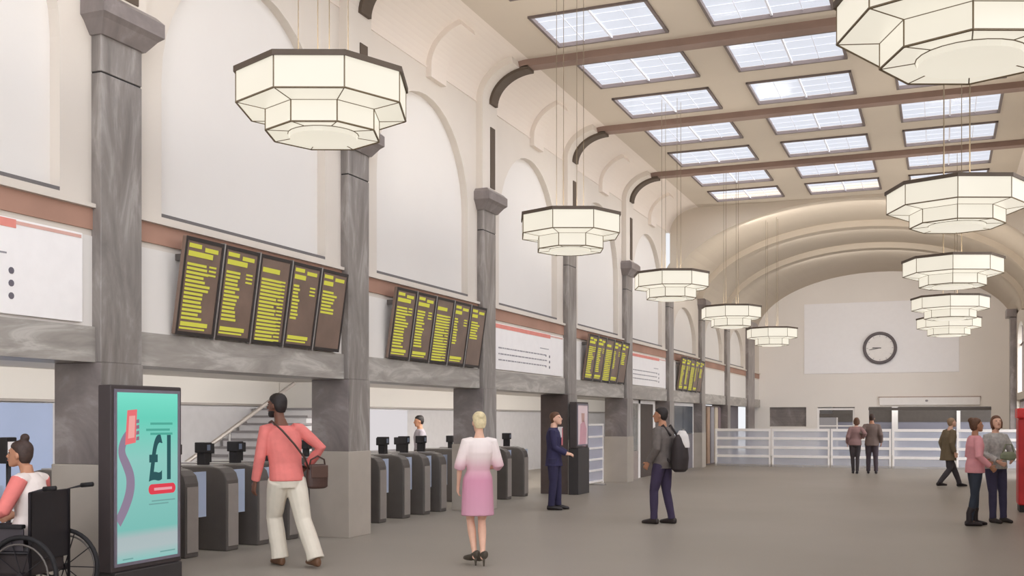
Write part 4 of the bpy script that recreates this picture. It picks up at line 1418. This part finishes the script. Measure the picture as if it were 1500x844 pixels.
# backpack on the man mid hall
s4 = m4['s']
bo = Vector((0.04, -.27, .88)) * s4
t = thing('backpack', 'black backpack with pale upper flap on the man in the grey jacket', 'backpack', from_local(m4, bo), m4['root'].rotation_euler.z)
mb = MB()
mb.rings([ell((0, 0, z), rx, ry, 0, 20) for z, rx, ry in ((-.09, .12, .07), (-.05, .16, .11), (.12, .165, .13), (.30, .155, .11), (.42, .13, .07), (.48, .07, .04))])
remeshed(mb.bm, .01, 'pack_body', mat('black_nylon', srgb(50, 42, 42), .7), t, 3)
mb = MB()
mb.rings([ell((.02, -.03, z), rx, ry, 0, 16) for z, rx, ry in ((.28, .08, .12), (.34, .09, .12), (.46, .085, .095), (.54, .05, .05))])
remeshed(mb.bm, .01, 'pale_flap', mat('pale_nylon', srgb(220, 214, 210), .8), t, 2)
for sx_ in (-1, 1):
    MB().tube([(sx_ * .10, .10, .46), (sx_ * .12, .22, .62), (sx_ * .13, .36, .52), (sx_ * .14, .38, .3), (sx_ * .12, .10, .06)], .014, 8, 1.4).build('strap', MATS['black_nylon'], t, True)

# green bag held by the person in grey
bo = Vector((.02, .30, .98))
t = thing('green_bag', 'folded olive green bag in the hands of the person in grey', 'bag', from_local(m10, bo), m10['root'].rotation_euler.z)
mb = MB()
mb.rings([ell((0, 0, z), rx, ry, 0, 16) for z, rx, ry in ((0, .09, .035), (.03, .15, .045), (.09, .14, .045), (.13, .09, .03))])
remeshed(mb.bm, .01, 'bag_body', mat('olive_canvas', srgb(134, 140, 116), .9, noise=.15), t, 2)
MB().tube([(-.1, 0, .12), (-.06, 0, .24), (.05, 0, .24), (.1, 0, .12)], .009, 8).build('handle', MATS['olive_canvas'], t, True)

# ------------------------------------------------------------------ wheelchair and its user
WC = (-7.24, 6.83, 0)
wz = R(180 - 90 + 12)       # faces the gates, towards -x
t = thing('wheelchair', 'black wheelchair rolling to the gates at the left edge', 'wheelchair', WC, wz)
M_WC = mat('wheelchair_black', srgb(30, 26, 30), .5)
M_TY = mat('tyre_black', srgb(26, 24, 26), .7)
hw_ = .27


def wheel(x, y, r, parent, nm, tyre_w=.020):
    NW = 36
    w_ = MB()
    rg = []
    for k in range(NW + 1):
        a = 2 * math.pi * k / NW
        rg.append((x, y + r * math.cos(a), r + 0.004 + (r - .0) * math.sin(a) + 0.0))
    w_.tube([(p_[0], p_[1], p_[2] + 0) for p_ in rg], tyre_w, 8)
    o = w_.build(nm, M_TY, parent, True)
    if r > .2:
        hr = MB(); hr.tube([(x + (.035 if x > 0 else -.035), y + (r - .05) * math.cos(2 * math.pi * k / NW), r + (r - .05) * math.sin(2 * math.pi * k / NW)) for k in range(NW + 1)], .008, 6)
        hr.build('hand_rim', M_DGREY, o, True)
    sp = MB()
    for k in range(10 if r > .2 else 5):
        a = 2 * math.pi * k / (10 if r > .2 else 5)
        sp.tube([(x, y, r), (x, y + r * .97 * math.cos(a), r + r * .97 * math.sin(a))], .005, 5)
    sp.tube([(x - .03, y, r), (x + .03, y, r)], .03, 10)
    sp.build('spokes', M_WC, o)
    return o


for sx_ in (-1, 1):
    wheel(sx_ * (hw_ + .03), -.18, .315, t, 'wheel')
    wheel(sx_ * (hw_ - .03), .30, .095, t, 'castor', .018)
fr = MB()
for sx_ in (-1, 1):
    x = sx_ * hw_
    fr.tube([(x, -.24, .10), (x, -.24, 1.0), (x, -.40, 1.035)], .013, 8)
    fr.tube([(x, -.24, .50), (x, .24, .50), (x, .30, .20)], .013, 8)
    fr.tube([(x, -.24, .20), (x, .30, .20)], .013, 8)
    fr.tube([(x, .10, .50), (x, .10, .70)], .012, 8)
    fr.tube([(x, .24, .50), (x * .8, .46, .16)], .013, 8)
fr.tube([(-hw_, -.18, .315), (hw_, -.18, .315)], .013, 8)
fr.tube([(-hw_, -.2, .2), (hw_, .2, .48)], .010, 8).tube([(hw_, -.2, .2), (-hw_, .2, .48)], .010, 8)
fr.build('frame', M_WC, t, True)
MB().box(-hw_, hw_, -.24, -.215, .42, 1.0).build('backrest', M_WC, t, bevel=.01)
MB().box(-hw_, hw_, -.22, .24, .50, .55).build('seat', M_WC, t, bevel=.015)
for sx_ in (-1, 1):
    MB().tube([(sx_ * hw_, -.36, 1.03), (sx_ * hw_, -.47, 1.04)], .02, 8).build('push_handle', M_TY, t, True)
    MB().box(sx_ * hw_ - .03, sx_ * hw_ + .03, -.18, .20, .70, .735).build('armrest', M_TY, t, bevel=.01)
    MB().box(sx_ * .14 - .09, sx_ * .14 + .09, .42, .62, .13, .15).build('footplate', M_DGREY, t)
    MB().box(sx_ * hw_ - .006, sx_ * hw_ + .006, -.18, .18, .52, .70).build('side_guard', mat('side_guard', srgb(62, 56, 60), .4), t)

m11 = person('wheelchair user in a white and coral top, dark hair in a bun', (WC[0], WC[1]), 180 + 12, 1.70,
             dict(hip=(0, -.05, .66), chest=(0, -.06, 1.05), neck=(0, -.02, 1.22), head=(0, .04, 1.35), hyaw=8, hpitch=-8,
                  footL=(-.12, .47, .25), footR=(.12, .47, .25), kneeL=(0, .3, 1), kneeR=(0, .3, 1),
                  handL=(-.22, .24, .80), elbL=(-.5, -1, 0), handR=(.22, .24, .80), elbR=(.5, -1, 0)),
             dict(female=True, skin=M_SKIN_M, hair=H_BROWN, hair_style='bun', bun=(0, -.02, .15, .04), top=mat('white_blouse', srgb(226, 214, 208), .85), top_name='blouse', hem=-.02, top_ease=.024,
                  sleeve='long', bottom=cloth('black_trousers', 58, 50, 56), bottom_ease=.014, shoe=MATS['black_shoes'], voxel=.009))
s11 = m11['s']
for sd, a, b, c_ in ((-1, m11['shL'], m11['eL'], m11['wL']), (1, m11['shR'], m11['eR'], m11['wR'])):
    mb = MB()
    mb.tube([a + Vector((-sd * .01, 0, .01)), a.lerp(b, .5), b, b.lerp(c_, .45), b.lerp(c_, .9)], [.072, .066, .060, .054, .046], 12)
    remeshed(mb.bm, .010, 'coral_sleeve', MATS['coral_shirt'], m11['root'], 3)

MB().box(-hw_ + .03, hw_ - .03, -.22, .18, .30, .50).build('under_seat_bag', MATS['black_nylon'], t, bevel=.03)
# gate-side help point post at the left edge
t = thing('help_point', 'slim black post with a small pale screen at the left edge', 'post', (-7.9, 7.27, 0))
MB().tube([(0, 0, 0), (0, 0, 1.28)], .022, 10).build('pole', M_BLACK, t, True)
MB().tube([(0, 0, 0), (0, 0, .03)], .14, 20).build('base', M_DGREY, t)
MB().box(-.05, .04, -.06, .06, 1.20, 1.44).build('head', M_BLACK, t, bevel=.01)
MB().box(.04, .045, -.045, .045, 1.24, 1.40).build('screen', M_WHITE, t)

# red machine at the right edge
t = thing('ticket_machine', 'bright red ticket machine cut off by the right edge of the photo', 'ticket machine', (1.60, 20.6, 0))
M_RED = mat('signal_red', srgb(205, 50, 52), .4)
MB().box(-.38, .38, -.3, .3, .12, 1.62).build('cabinet', M_RED, t, bevel=.03)
MB().box(-.40, .40, -.34, .3, 1.62, 1.80).build('canopy', mat('bright_red', srgb(232, 62, 62), .4), t, bevel=.03)
MB().box(-.26, .26, -.315, -.295, .95, 1.45).build('screen', mat('machine_screen', srgb(70, 60, 66), .2), t)
MB().box(-.36, .36, -.28, .28, 0, .12).build('plinth', M_BLACK, t)
MB().box(-.2, .2, -.33, -.29, .45, .6).build('ticket_tray', M_DGREY, t)
